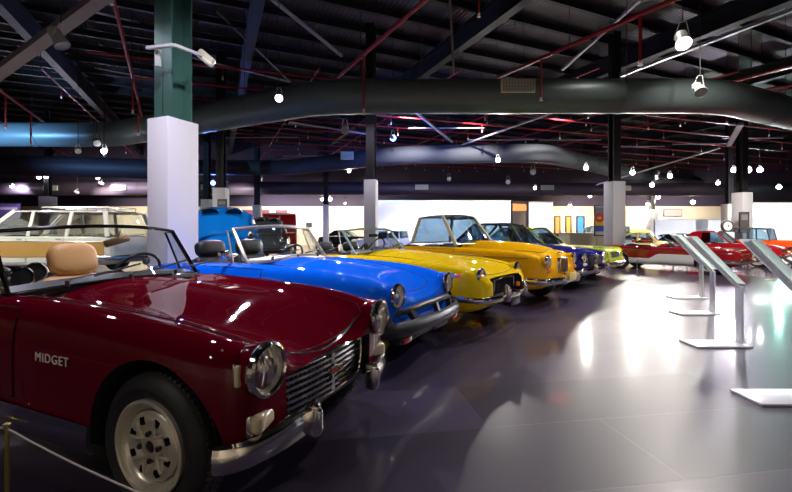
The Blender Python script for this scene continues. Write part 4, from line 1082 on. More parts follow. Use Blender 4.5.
A_ = Vector((-.399, .917, 0)); B_ = Vector((.917, .399, 0))
def clip(p, d, z):
    """segment of the line p+t*d inside the hall"""
    t0, t1 = -99, 99
    for a, lo, hi in ((0, X0 + .2, X1 - .2), (1, Y0 + .2, Y1 - .2)):
        if abs(d[a]) > 1e-6:
            u, v = (lo - p[a]) / d[a], (hi - p[a]) / d[a]
            t0, t1 = max(t0, min(u, v)), min(t1, max(u, v))
    return (p + d * t0 + Vector((0, 0, z)), p + d * t1 + Vector((0, 0, z))) if t1 - t0 > .5 else None
m = MB()
for k in range(-30, 34):
    s_ = clip(A_ * (k * 1.25), B_, ZR - .12)
    if s_:
        a, b = s_; m.bar(a, b, .07, .20); m.bar(a - Vector((0, 0, .1)), b - Vector((0, 0, .1)), .12, .02)
m.build('purlin', STEEL2, ceil, smooth=False)['kind'] = 'structure'
m = MB()
for k in range(-5, 7):
    s_ = clip(B_ * (k * 6.0 + 1.0), A_, ZR - .55)
    if s_:
        a, b = s_; m.bar(a, b, .04, .6); m.bar(a - Vector((0, 0, .3)), b - Vector((0, 0, .3)), .26, .03); m.bar(a + Vector((0, 0, .3)), b + Vector((0, 0, .3)), .26, .03)
m.build('rafter', STEEL, ceil, smooth=False)['kind'] = 'structure'
# lit bracing members
BR = pmat('bare_beam', (.32, .26, .24), .5)
BR2 = pmat('galvanised_brace', (.45, .45, .50), .4, .5)
def brace(p, q, w, d, mat, ext=0.0):
    p, q = Vector(p), Vector(q); e = (q - p).normalized() * ext
    o = struct(MB().bar(p - e, q + e, w, d).build('roof_brace', mat, smooth=False)); return o
brace(at(0, 72, 11.0), at(98, 0, 9.7), .30, .16, BR, 1.2)
brace(at(268, -4, 10.0), at(342, 56, 12.2), .07, .07, BR2)
brace(at(620, 76, 13.1), at(800, 7, 9.4), .10, .08, BR2)
brace(at(562, 70, 13.1), at(640, 0, 10.4), .07, .06, BR2)
brace(at(450, 0, 10.4), at(454, 74, 10.4), .05, .05, BR)
brace(at(95, 12, 11), at(160, 28, 14), .04, .04, BR2); brace(at(95, 68, 14), at(160, 80, 16), .03, .03, BR2)
brace(at(418, 114, 15), at(452, 142, 19), .09, .07, BR2); brace(at(462, 145, 19), at(560, 110, 14), .06, .06, BR2)
brace(at(205, 0, 12), at(290, 82, 15), .04, .04, BR); brace(at(190, 57, 13), at(290, 82, 15), .04, .04, BR2)
brace(at(596, 185, 22), at(720, 148, 19), .06, .06, BR2); brace(at(729, 145, 17), at(741, 124, 15), .16, .1, BR2)
brace(at(290, 122, 16), at(372, 135, 18), .05, .05, BR2)

# ================================================================ ducts
def duct(name, label, pts, r, mat, grilles=(), seams=9):
    """round ventilation duct with elbows; band clips where lengths join"""
    P = []
    pts = [Vector(p) for p in pts]
    for i, p in enumerate(pts):
        if 0 < i < len(pts) - 1:
            a = (pts[i - 1] - p).normalized(); b = (pts[i + 1] - p).normalized()
            for k in range(7):
                t = k / 6; q0 = p + a * .9; q1 = p + b * .9; P.append((1 - t) ** 2 * q0 + 2 * t * (1 - t) * p + t * t * q1)
        else: P.append(p)
    o = tag(MB().tube(P, r, 32).build(name, mat), label, 'air duct')
    for i in range(len(pts) - 1):
        a, b = pts[i], pts[i + 1]; L_ = (b - a).length; n = max(1, int(L_ / 2.6)); d = (b - a).normalized()
        for k in range(1, n + 1):
            c = a + (b - a) * (k / (n + 1)); m = MB().tube([c - d * .02, c + d * .02], r + .012, 32); m.build('duct_band', mat, o)
            m = MB()
            sd = d.cross(Vector((0, 0, 1))).normalized()
            for s_ in (-1, 1): m.tube([c + sd * s_ * r * .9, c + sd * s_ * r * .9 + Vector((0, 0, ZR - .1 - c.z))], .008, 5)
            m.build('hanger', STEEL, o)
    for g, w, h in grilles:
        g = Vector(g); m = MB().rbox(g, (w, .10, h), .01); m.build('air_grille', pmat('grille_beige', (.85, .87, .62), .5), o)
        m = MB()
        for k in range(9): m.box(g.x - w * .45, g.x + w * .45, g.y - .065, g.y - .05, g.z - h * .42 + k * h * .84 / 8 - .008, g.z - h * .42 + k * h * .84 / 8 + .008)
        for k in range(11): m.box(g.x - w * .45 + k * w * .9 / 10 - .008, g.x - w * .45 + k * w * .9 / 10 + .008, g.y - .065, g.y - .05, g.z - h * .42, g.z + h * .42)
        m.build('grille_bars', pmat('grille_dark', (.35, .37, .26), .5), o)
    return o
DUCTM = pmat('green_grey_duct', (.13, .17, .165), .42, .2, var=.15, vscale=1.5)
hz = 4.62
duct('air_duct', 'large green-grey round duct crossing the whole hall at the front', [at_h(-30, 134, hz), at_h(112, 135, hz), at_h(322, 97, hz), at_h(718, 96, hz), at_h(845, 127, hz), Vector((35.3, 14.6, hz))], .44, DUCTM, [((at(523, 90, 10.0).x, 10.42, hz + .12), .85, .34)])
duct('air_duct', 'round duct with two elbows behind the second white column', [at_h(180, 167, hz), at_h(286, 168, hz), at_h(400, 155, hz), at_h(545, 153, hz), at_h(640, 176, hz), at_h(700, 184, hz)], .42, pmat('grey_duct', (.045, .05, .062), .75, 0), [((at(477, 151, 19).x, 18.85, hz), .75, .36), ((at(347, 157, 19.5).x, 19.5, hz - .0), .6, .36)])
duct('air_duct', 'long dark duct low across the back of the hall, above the cream wall', [(-28, 26.5, 3.75), (-9, 26.0, 3.75), (6, 26.5, 3.75), (16, 27, 3.75), (28, 27, 3.75)], .42, pmat('violet_grey_duct', (.075, .055, .075), .5, .1), [((-21.5, 25.9, 3.75), .9, .3), ((-17.2, 25.8, 3.75), .9, .3), ((1.6, 25.8, 3.8), .8, .3), ((9.5, 26.1, 3.8), .8, .3), ((-11.6, 25.6, 3.8), .8, .3), ((14.5, 26.4, 3.8), .8, .3)])
duct('air_duct', 'dark duct at the left behind the front duct', [at_h(-40, 165, 3.95), at_h(80, 167, 3.95), at_h(178, 170, 3.95)], .45, pmat('plum_duct', (.03, .024, .034), .6, 0), [])

# ================================================================ red sprinkler pipes
PIPE = pmat('red_pipe', (.34, .010, .018), .4); HEADM = pmat('sprinkler_white', (.7, .7, .65), .4)
def pipe(label, p, q, r=.04, drops=(), dl=.7, group=None):
    p, q = Vector(p), Vector(q)
    o = tag(MB().tube([p, q], r, 10).build('sprinkler_pipe', PIPE), label, 'pipe', group)
    for k, L_ in drops:
        a = p + (q - p) * k; MB().tube([a, a - Vector((0, 0, L_))], r * .6, 8).build('drop_pipe', PIPE, o)
        MB().lathe([(r * .5, 0), (r * .9, -.02), (r * .5, -.05), (r * 1.1, -.08), (0, -.085)], 10, a - Vector((0, 0, L_)), 'z').build('sprinkler_head', HEADM, o)
    L_ = (q - p).length; n = max(2, int(L_ / 5))
    for k in range(n + 1):
        a = p + (q - p) * k / n; MB().tube([a, Vector((a.x, a.y, ZR - .1))], .008, 5).build('pipe_hanger', STEEL, o)
    return o
pipe('red sprinkler pipe rising behind the big duct, middle of the hall', at(338, 77, 11.7), at(440, -13, 7.6), .045, ((.34, 1.35),))
pipe('red sprinkler pipe crossing above the duct grille', at(497, 78, 11.9), at(700, -12, 6.6), .045, ((.333, .95), (.812, .85)))
pipe('thin red sprinkler pipe slanting down beside the near white column', at(112, -6, 7.2), at(142, 116, 13.0), .035, ((.0, .1), (.55, .8), (.8, .9)))
pipe('short red sprinkler pipe at the left edge', at(-12, 82, 10.5), at(44, 122, 14.5), .035, ((.25, .9), (.7, 1.0)))
pipe('red sprinkler pipe near the right edge above the duct bend', at(727, 83, 14.5), at(810, 62, 10.5), .045, ((.9, .8),))
pipe('red sprinkler pipe joining the roof corner at top right', at(600, 114, 17.5), at(800, 84, 13), .04, ((.3, .8), (.7, .9)))
o = pipe('vertical red drop pipe at the top centre with white sprinkler head', at(472, -10, 9), at(472, -9.5, 9) + Vector((.3, 0, 0)), .035, ((.5, .5),))
G_ = 'red sprinkler pipes under the roof beyond the big duct'
rng = random.Random(3)
for k in range(10):
    Yc = 13.5 + k * 1.75; z = 5.45 + k * .02
    s_ = clip(A_ * 0 + B_ * 0 + Vector((3, Yc, 0)), Vector((.95, .31, 0)).normalized(), z)
    a, b = s_; a = a + (b - a) * max(0, (-7.5 - a.x) / (b.x - a.x)); pipe('long thin red sprinkler pipe among the many under the far roof', a, b, .03, tuple((.06 + .09 * j + rng.random() * .03, (.2 + .1 * rng.random())) for j in range(10)), group=G_)
for k in range(8):
    s_ = clip(B_ * (k * 4.0 - 9.0) + A_ * 14, A_, 6.1 + (k % 2) * .1)
    a, b = s_
    if a.y > b.y: a, b = b, a
    a = a + (b - a).normalized() * max(0, (13.0 - a.y) / .917)
    if (b - a).length > 3: pipe('long thin red sprinkler pipe among the many under the far roof', a, b, .03, tuple((.1 + .2 * j, .3) for j in range(4)), group=G_)
# cable conduits / struts in the far roof
for k in range(9):
    px = 250 + k * 62 + rng.random() * 20; Y = 17 + rng.random() * 7; h = 4.8 + rng.random() * .6
    X = (px - CX) / FPX * Y; o = MB().tube([(X - 1.6, Y - .3, h), (X + 1.6, Y + .3, h + .15)], .025, 6).build('cable_conduit', BR2)
    MB().tube([(X, Y, h), (X, Y, ZR - .1)], .01, 5).build('conduit_hanger', STEEL, o); tag(o, 'short pale conduit hanging under the far roof', 'conduit', 'pale conduits under the far roof')

# ================================================================ columns
GREEN = pmat('green_steel_post', (.06, .16, .12), .35, .3); COLW = pmat('white_cladding', (.80, .80, .80), .6)
def column(px, Y, w, d, h, rz=-22.7, cm=None, sm=None, post=.26, split=None):
    p = at(px, 0, Y); o = empty('column', (p.x, Y, 0), math.radians(rz)); struct(o)
    m = MB().rbox((0, 0, h / 2), (w, d, h), .008); m.build('white_cladding', cm or COLW, o)
    if split: MB().box(-w / 2 - .003, -w / 2, -.06, -.052, .02, h - .01).build('cladding_joint', BLACK, o)
    m = MB(); z0, z1 = h - .02, ZR - .2; t = .02
    m.box(-post / 2, post / 2, -post / 2, -post / 2 + t, z0, z1); m.box(-post / 2, post / 2, post / 2 - t, post / 2, z0, z1); m.box(-t / 2, t / 2, -post / 2, post / 2, z0, z1)
    m.build('steel_post', sm or STEEL, o, smooth=False); return o
p0 = Vector((-2.92, 5.32)); Lc = Vector((.386, .923)); Fc = Vector((-.923, .386)); cc = p0 + Lc * .24 + Fc * .19
o = column(0, 5, .38, .48, 2.60, sm=GREEN, post=.32, split=True); o.location = (cc.x, cc.y, 0)
column(371, 12.7, .36, .36, 2.66, rz=-10); column(614.5, 13.2, .44, .44, 2.66, rz=10, cm=pmat('grey_cladding', (.42, .42, .46), .6)); column(742, 17.7, .52, .5, 2.72, rz=10, post=.3)
column(729, 22.0, .5, .5, 2.5, rz=0, cm=pmat('cream_cladding', (.55, .50, .45), .6)); column(221, 14.8, .44, .4, 2.62, rz=0); column(207, 20, .42, .4, 2.6, rz=0); column(257, 24.5, .42, .4, 2.6, rz=0); column(326, 24, .3, .3, 2.6, rz=0)
column(48, 22, .6, .5, 2.9, rz=0, cm=pmat('grey_cladding', (.42, .42, .46), .6)); column(652, 28, .5, .5, 2.5, rz=0)

# ================================================================ partitions, counter, boards
def partition(name, label, x0, x1, y, h, mat, t=.12, cat='partition', base=True):
    o = tag(MB().box(x0, x1, y, y + t, 0.0, h).build(name, mat, smooth=False), label, cat)
    MB().box(x0 - .01, x1 + .01, y - .015, y + t + .015, 0, .10).build('skirting', BLACK, o, smooth=False)
    MB().box(x0 - .01, x1 + .01, y - .01, y + t + .01, h - .03, h + .02).build('top_capping', pmat('alu_trim', (.6, .6, .6), .3, .8), o, smooth=False); return o
Yp = 21.0
o = partition('partition_wall', 'long white display partition behind the yellow and amber cars', at(377, 0, Yp).x, at(511, 0, Yp).x, Yp, 2.62, WWALL)
MB().box(at(468, 0, Yp).x, at(491, 0, Yp).x, Yp - .02, Yp, 1.45, 2.25).build('faint_panel', pmat('pale_green_panel', (.50, .58, .54), .5), o, smooth=False)
partition('partition_wall', 'shorter white partition right of the dark-framed opening', at(528, 0, Yp).x, at(553, 0, Yp).x, Yp, 2.55, WWALL)
m = MB(); xa, xb = at(510.5, 0, Yp).x, at(528.5, 0, Yp).x
m.box(xa, xa + .10, Yp - .05, Yp + .17, 0, 2.6); m.box(xb - .10, xb, Yp - .05, Yp + .17, 0, 2.6); m.box(xa, xb, Yp - .05, Yp + .17, 2.5, 2.6)
o = tag(m.build('door_frame', BLACK, smooth=False), 'dark metal portal between the two white partitions', 'door frame')
MB().box(xa + .1, xb - .1, Yp + .02, Yp + .08, 2.1, 2.5).build('fascia_panel', pmat('orange_panel', (.70, .20, .04), .5), o, smooth=False)
partition('partition_wall', 'white partition at the right behind the vintage cars', at(750, 0, 20).x, at(830, 0, 20).x, 20.0, 2.45, WWALL)
partition('partition_wall', 'low pale bluish partition behind the yellow bubble car', at(655, 0, 24).x, at(724, 0, 24).x, 24.0, 1.75, pmat('bluish_white', (.62, .68, .80), .6))
# lit doorways at the back
def doorway(n, px0, px1, col, es, h0=.0, h1=2.1):
    x0, x1 = at(px0, 0, Y1).x, at(px1, 0, Y1).x
    o = struct(MB().box(x0, x1, Y1 - .06, Y1 - .01, h0, h1).build('door_%d' % n, pmat('door_paint_%d' % n, col, .5), smooth=False))
    m = MB(); m.box(x0 - .08, x0, Y1 - .1, Y1, 0, h1 + .08); m.box(x1, x1 + .08, Y1 - .1, Y1, 0, h1 + .08); m.box(x0, x1, Y1 - .1, Y1, h1, h1 + .08); m.build('door_frame', BLACK, o, smooth=False)['kind'] = 'structure'
doorway(1, 555, 559, (.75, .25, .04), 1); doorway(2, 566, 570, (.75, .3, .06), 1); doorway(3, 577, 583, (.05, .25, .75), 1)
def poster(name, label, px0, px1, py0, py1, Y, col, frame=None, cat='picture', bands=None, foot=False):
    a, b = at(px0, py0, Y), at(px1, py1, Y); w = b.x - a.x; h = a.z - b.z; cx_, cz = (a.x + b.x) / 2, (a.z + b.z) / 2
    o = tag(MB().rbox((cx_, Y, cz), (w, .04, h), .006).build(name, frame or BLACK), label, cat)
    fw = min(.04, w * .06)
    MB().box(a.x + fw, b.x - fw, Y - .026, Y - .02, b.z + fw, a.z - fw).build('print', col, o, smooth=False)
    for (u0, u1, v0, v1, m) in bands or (): MB().box(a.x + fw + (w - 2 * fw) * u0, a.x + fw + (w - 2 * fw) * u1, Y - .032, Y - .026, b.z + fw + (h - 2 * fw) * v0, b.z + fw + (h - 2 * fw) * v1).build('printed_panel', m, o, smooth=False)
    if foot:
        m = MB()
        for x in (a.x + .06, b.x - .06): m.box(x - .03, x + .03, Y - .02, Y + .02, 0.03, b.z); m.box(x - .05, x + .05, Y - .25, Y + .25, 0, .03)
        m.build('board_leg', CHROME2, o, smooth=False)
    return o
cy = pmat('poster_yellow', (.85, .62, .03), .5); cb = pmat('poster_blue', (.05, .12, .45), .5); cr = pmat('poster_red', (.75, .04, .03), .5); cp = pmat('poster_pale', (.5, .55, .65), .5)
o = poster('poster', 'tall framed poster with yellow band and red circle, left of the grey column', 594, 613.5, 205, 236, 15.0, cp, bands=[(0, 1, .32, .62, cy), (0, 1, .12, .32, cb), (0, .62, .62, .95, pmat('poster_grey', (.25, .25, .3), .5)), (.62, 1, .72, .95, cy)], foot=True, cat='poster')
p = at(599, 217.5, 15); MB().lathe([(.17, -.045), (.17, -.03), (.08, -.03), (.08, -.045), (.17, -.045)], 28, (p.x, 15, p.z), 'y', cap=False).build('red_ring', cr, o)
poster('notice_board', 'tall black notice board in front of the white column at right', 739, 749, 212, 233, 16.9, pmat('board_black', (.10, .10, .10), .5), cat='notice board', foot=True, bands=[(.15, .85, .62, .9, pmat('board_grey', (.28, .28, .28), .5))])
poster('small_notice_board', 'small black notice board left of the dark silver fastback roof', 217.5, 227, 199, 209.5, 14.4, MATS['board_black'], cat='notice board', bands=[(.1, .9, .5, .8, MATS['board_grey'])])  # notice board floating just before the column, on no wall
poster('flat_banner', 'dark violet banner before the cream wall at the left edge', -6, 21, 202, 219, 27.5, pmat('violet_banner', (.08, .05, .16), .6), cat='banner', bands=[(.1, .9, .55, .7, pmat('banner_text', (.35, .33, .45), .6))])  # banner is fixed to nothing and floats clear of the wall
poster('picture', 'pink and grey picture on the cream wall beyond the yellow bubble car', 663.5, 682, 209, 216.5, 30.9, pmat('pinkish_print', (.55, .28, .26), .6), cat='picture')
poster('picture', 'burgundy panel on the cream wall left of the red van', 242, 253, 210, 216, 30.9, pmat('burgundy_print', (.22, .03, .05), .6), cat='picture')
poster('picture', 'burgundy and white panel on the cream wall above the red van', 262, 287, 210, 216, 30.9, MATS['burgundy_print'], cat='picture', bands=[(.3, .55, 0, 1, pmat('print_pale', (.6, .5, .5), .6))])
poster('wall_screen', 'small dark screen on the cream wall right of the red van', 306, 312, 222.5, 227, 30.9, BLACK, cat='screen')
o = tag(MB().rbox((at(590, 0, 16.4).x, 16.4, .50), (2.3, .5, 1.0), .02).build('counter', pmat('counter_cream', (.62, .60, .42), .5)), 'low cream counter beyond the lime car, below the poster', 'counter')
MB().rbox((at(590, 0, 16.4).x, 16.4, 1.01), (2.4, .6, .04), .01).build('counter_top', WWALL, o)
o = tag(MB().rbox((at(555, 0, 17.5).x, 17.5, .48), (1.2, .5, .96), .02).build('desk', pmat('dark_green_desk', (.03, .06, .05), .5)), 'dark green desk behind the lime car roof', 'desk')
MB().rbox((at(555, 0, 17.5).x, 17.5, .98), (1.3, .6, .04), .01).build('desk_top', BLACK, o)

# ================================================================ white information stands
STW = pmat('white_stand_metal', (.80, .82, .82), .3); STG = glassmat('stand_panel_glass', (.85, .95, .93), .08)
def acrylic():
    m = bpy.data.materials.new('frosted_panel'); m.use_nodes = True; nt = m.node_tree; b = nt.nodes['Principled BSDF']; o = nt.nodes['Material Output']
    b.inputs['Base Color'].default_value = (.80, .88, .85, 1); b.inputs['Roughness'].default_value = .15; b.inputs['Coat Weight'].default_value = .5
    t = nt.nodes.new('ShaderNodeBsdfTranslucent'); t.inputs[0].default_value = (.85, .95, .90, 1); mx = nt.nodes.new('ShaderNodeMixShader'); mx.inputs[0].default_value = .75
    nt.links.new(b.outputs[0], mx.inputs[1]); nt.links.new(t.outputs[0], mx.inputs[2]); nt.links.new(mx.outputs[0], o.inputs[0]); return m
ACR = acrylic()
def stand(label, x, y, sc=1.0, rz=0):
    o = tag(empty('information_stand', (x, y, 0), math.radians(rz), sc), label, 'information stand', None)
    MB().rbox((-.24, 0, .009), (.54, .26, .018), .004).build('base_plate', STW, o)
    m = MB()
    m.rbox((0, 0, .295), (.022, .08, .57), .004)
    m.build('post', STW, o)
    m = MB(); a = Vector((0, 0, .57)); b = Vector((-.50, 0, 1.06)); m.bar(a + Vector((0, 0, -.01)), b, .05, .018)
    m.build('sloping_arm', STW, o)
    d = (b - a).normalized(); n = Vector((.70, 0, .714)); q = MB(); c = a + (b - a) * .52 + n * .022; ang = math.atan2(d.z, -d.x)
    q.rbox(c, (.66, .17, .008), .002, Matrix.Rotation(ang, 3, 'Y')); q.build('text_panel', ACR, o)
    return o
stand('nearest white information stand with tilted pale green panel, cut by the frame edge', 2.86, 2.80)
stand('white information stand second from the camera, angled panel and flat base', 3.40, 4.12)
stand('white information stand third from the camera, between two others', 4.30, 5.65)
stand('farthest white information stand, smallest in the row', 5.1, 6.95)

# ================================================================ rope barrier before the maroon car
BRASS = pmat('brass_post', (.42, .36, .12), .3, .9); ROPE = pmat('pale_cord', (.55, .50, .45), .6)
posts = [(-2.53, 1.88), (-1.215, 1.30), (.20, .675)]
lab = ['slim brass barrier post left of the frame beside the maroon car', 'slim brass barrier post at the bottom left corner before the maroon car', 'slim brass barrier post below the frame, past the maroon car\'s bumper']
for (x, y), lb in zip(posts, lab):
    o = tag(empty('barrier_post', (x, y, 0)), lb, 'barrier post')
    MB().lathe([(.0, 0), (.09, 0), (.09, .01), (.02, .018), (.007, .03)], 24, (0, 0, 0), 'z', cap=False).build('base', BRASS, o)
    MB().tube([(0, 0, .02), (0, 0, .52)], .0065, 10).build('pole', BRASS, o)
    MB().lathe([(.007, .515), (.011, .52), (.011, .53), (0, .535)], 12, (0, 0, 0), 'z', cap=False).build('finial', BRASS, o)
for k in range(2):
    (xa, ya), (xb, yb) = posts[k], posts[k + 1]
    pts = [(xa + (xb - xa) * t, ya + (yb - ya) * t, .515 - .045 * 4 * t * (1 - t)) for t in [i / 20 for i in range(21)]]
    tag(MB().tube(pts, .0026, 8).build('rope', ROPE), ['thin pale cord left of the first brass post', 'thin pale cord sagging across the maroon car\'s front wheel'][k], 'cord')
for k, (px, Y) in enumerate(((637, 9.6), (700, 9.0), (770, 9.4))):
    p = whl(px, Y); o = tag(empty('barrier_post', (p.x, p.y, 0)), ['short barrier post before the rear wheel of the red and white convertible', 'short barrier post before the front wheel of the red and white convertible', 'short barrier post at right, before the vintage cars'][k], 'barrier post')
    MB().lathe([(.0, 0), (.09, 0), (.09, .01), (.02, .018), (.007, .03)], 20, (0, 0, 0), 'z', cap=False).build('base', BRASS, o); MB().tube([(0, 0, .02), (0, 0, .50)], .008, 8).build('pole', CHROME2, o)
a, b = whl(637, 9.6), whl(700, 9.0)
tag(MB().tube([(a.x + (b.x - a.x) * t, a.y + (b.y - a.y) * t, .49 - .03 * 4 * t * (1 - t)) for t in [i / 12 for i in range(13)]], .004, 6).build('rope', ROPE), 'thin cord before the red and white convertible', 'cord')

# ================================================================ spotlights
LAMPW = pmat('lamp_white', (.62, .64, .60), .4); LAMPK = pmat('lamp_black', (.02, .02, .02), .4)
WALLK = 1.1
def emat(name, col, st):
    if name in MATS: return MATS[name]
    return pmat(name, (0, 0, 0), .5, emit=col, estr=st)
COLS = {'w': (1.0, .93, .86), 'v': (.86, .80, 1.0), 'b': (.10, .22, 1.0), 'c': (.22, .50, 1.0), 'g': (.45, 1.0, .85), 'y': (1.0, .85, .6)}
def spotlight(label, px, py, h, col='w', power=0, r=.055, body='w', target=None, drop=True, Y=None, sz=120, size=.30, group=None, loc=None):
    p = at_h(px, py, h) if Y is None else at(px, py, Y)
    if p.y > 27.5: p = at(px, py, 27.5)
    if 25.2 < p.y < 27.4: p = at(px, py, 25.2)
    if loc: p = Vector(loc)
    if power and target and target[1] > 20: power = power * WALLK
    o = tag(empty('spotlight', p), label, 'spotlight', group)
    t = Vector(target or (p.x * .45, p.y * .55, .4)); d = (t - p).normalized()
    q = d.to_track_quat('Z', 'Y').to_matrix(); k = size / .30
    m = MB().lathe([(.0, -.20 * k), (.05 * k, -.20 * k), (.07 * k, -.16 * k), (.07 * k, -.04 * k), (.09 * k, .04 * k), (.085 * k, .045 * k), (.062 * k, -.02 * k), (0, -.02 * k)], 20, (0, 0, 0), 'z', cap=False, M=q)
    m.build('lamp_housing', LAMPW if body == 'w' else LAMPK, o)
    m = MB(); up = Vector((0, 0, .24 * k)); bk = q @ Vector((0, 0, -.08 * k))
    m.tube([bk + q @ Vector((.085 * k, 0, 0)), up + q @ Vector((.085 * k, 0, 0)) * .4, up - q @ Vector((.085 * k, 0, 0)) * .4, bk - q @ Vector((.085 * k, 0, 0))], .008, 6); m.build('bracket', LAMPW if body == 'w' else LAMPK, o)
    if drop: MB().tube([up, (0, 0, ZR - .15 - p.z)], .010, 6).build('hanging_rod', STEEL2, o)
    if power:
        mt = emat('lamp_glow_' + col, COLS[col], 14.0)
        rr = r; c = q @ Vector((0, 0, .0))
        MB().lathe([(rr * math.sin(a), -rr * math.cos(a)) for a in [PI * k_ / 8 for k_ in range(9)]], 16, c, 'z', cap=False).build('bulb', mt, o)
        ld = bpy.data.lights.new('lamp_light', 'SPOT'); ld.energy = power; ld.color = COLS[col]; ld.spot_size = math.radians(sz); ld.spot_blend = 1.0; ld.shadow_soft_size = .07
        lo = bpy.data.objects.new('lamp_light', ld); COL.objects.link(lo); lo.parent = o; lo.location = d * (r + .03); lo.rotation_euler = d.to_track_quat('-Z', 'Y').to_euler()
    else:
        MB().lathe([(.08 * k, .035 * k), (.0, .035 * k)], 20, (0, 0, 0), 'z', cap=False, M=q).build('lens', pmat('lamp_lens_off', (.5, .5, .45), .1), o)
    return o
S = spotlight
S('unlit grey floodlight under the sloping beam at top left', 61, 43, 5.0, size=.5, target=(-4, 9, 0), drop=True)
S('bright white spotlight hanging on a rod before the big duct', 279, 98, 4.25, 'v', 420, .07, target=(-.9, 2.2, .6), sz=100, Y=9.5)
S('bright spotlight under the blue-lit duct at left', 104, 151, 4.0, 'v', 300, .085, target=(-9, 10, 1), Y=14.0)
S('unlit small spotlight beside the bright one at left', 78, 151, 4.05, size=.3, Y=14.1)
S('black ring-shaped lamp hanging on two rods under the duct at left', 97, 143, 4.25, body='k', size=.42, Y=14.0)
S('left of two bright lamps over the white estate', 39, 177, 3.9, 'v', 380, .10, target=(-9, 9, 0)); S('right of two bright lamps over the white estate', 46, 176.5, 3.9, 'v', 300, .10, target=(-6, 9, 0))
S('small lamp at the left edge above the violet banner', 12, 186, 3.9, 'v', 300, .11, target=(-25, 31, 1.5)); S('small lamp above the estate car roof, upper of a pair', 98, 178, 4.0, 'v', 200, .09, target=(-16, 31, 1.5)); S('small lamp above the estate car roof, lower of a pair', 102, 183.5, 4.0, 'v', 180, .08, target=(-12, 31, 1.5))
S('unlit white spotlight left of the blue glowing lamp', 345, 130, 4.35, size=.42)
S('intense blue lamp hanging under the big duct', 393, 138, 4.2, 'b', 700, .10, target=(1.0, 19, 4.5), sz=110)
S('blue lamp right of the near white column', 213, 183, 3.85, 'b', 420, .12, target=(-4, 12, 3), sz=150); S('lilac lamp above the dark silver fastback', 262, 191, 4.0, 'v', 300, .12, target=(-9, 31, 1.5)); S('small lamp right of the near white column, above the burgundy panel', 251, 192, 3.9, 'b', 60, .08)
S('white lamp hanging left of the second white column', 349, 171, 4.2, 'w', 260, .08, target=(.8, 4.5, .5)); S('white lamp above the red van', 303, 192, 4.1, 'w', 300, .09, target=(-6, 31, 1.5)); S('left of two white lamps over the cream wall', 322, 199, 3.9, 'w', 300, .11, target=(-5, 31, 1.2)); S('right of two white lamps over the cream wall', 330, 199, 3.9, 'w', 300, .13, target=(-1, 31, 1.2))
S('large spotlight glowing at the top right of the hall', 683, 42, 4.9, 'w', 420, .09, target=(4.2, 4.5, 0), size=.5, sz=110)
S('unlit white spotlight under the top right lamp, before the duct', 700, 91, 4.2, size=.42, target=(6, 5, 0))
S('white lamp below the middle duct, over the long white partition', 498, 160, 4.1, 'w', 320, .10, target=(3.2, 8.0, .5)); S('white lamp at the right end of the middle duct', 586, 168, 4.0, 'w', 300, .11, target=(6, 12, 0)); S('white lamp over the left part of the long white partition', 418, 193.5, 3.9, 'w', 420, .12, target=(1.8, 21, 1.3)); S('small white lamp over the right part of the long white partition', 535, 188, 3.9, 'w', 420, .09, target=(5.5, 21, 1.3))
S('unlit spotlight above the long white partition', 533, 172, 4.2, size=.5); S('unlit spotlight hanging above the centre of the partition', 508, 182, 4.1, size=.45); S('unlit dark spotlight hanging over the partition, left part', 449, 179, 4.1, size=.4)
S('white lamp right of the grey column, highest of three', 632.5, 172.5, 4.1, 'w', 400, .10, target=(7, 11, 0), Y=18.5); S('white lamp over the red and white convertible\'s seats', 670, 176, 4.1, 'w', 420, .10, target=(9, 10, 0), Y=19.0); S('white lamp low, right of the grey column', 652, 185, 3.95, 'w', 380, .12, target=(13, 24, 1)); S('left of two far lamps above the pink picture', 648, 204, 3.4, 'y', 260, .11, target=(18, 31, 1.5)); S('white far lamp left of the pink picture', 658, 197, 3.7, 'w', 420, .13, target=(20, 31, 1.5))
S('white far lamp above the pink picture', 693, 202, 3.6, 'w', 420, .13, target=(22, 31, 1.2)); S('white lamp left of the notice board column', 718, 183, 4.0, 'w', 400, .11, target=(12, 12, 0))
S('left of three clustered lamps on the white column', 734, 170, 4.1, 'v', 420, .12, target=(9, 8, 0)); S('middle of three clustered lamps on the white column', 741, 170, 4.1, 'v', 500, .14, target=(5.5, 6.5, 0)); S('right of three clustered lamps on the white column', 748, 170, 4.1, 'v', 420, .14, target=(14, 20, 1)); S('single white lamp right of the clustered lamps', 760, 170, 4.1, 'w', 420, .12, target=(17, 20, 1)); S('greenish lamp near the right edge', 779, 187, 3.9, 'g', 300, .13, target=(17, 20, 1.3)); S('small lamp near the right edge below the duct bend', 690, 190, 4.0, 'w', 200, .07)
S('white far lamp above the orange doorways', 570, 205, 3.5, 'y', 420, .10, target=(13, 31, 1)); S('small far lamp above the blue door', 590, 196, 3.7, 'w', 380, .10, target=(15, 31, 1)); S('small far lamp left of the second white column', 345, 203, 3.6, 'w', 300, .08, target=(-3, 31, 1))
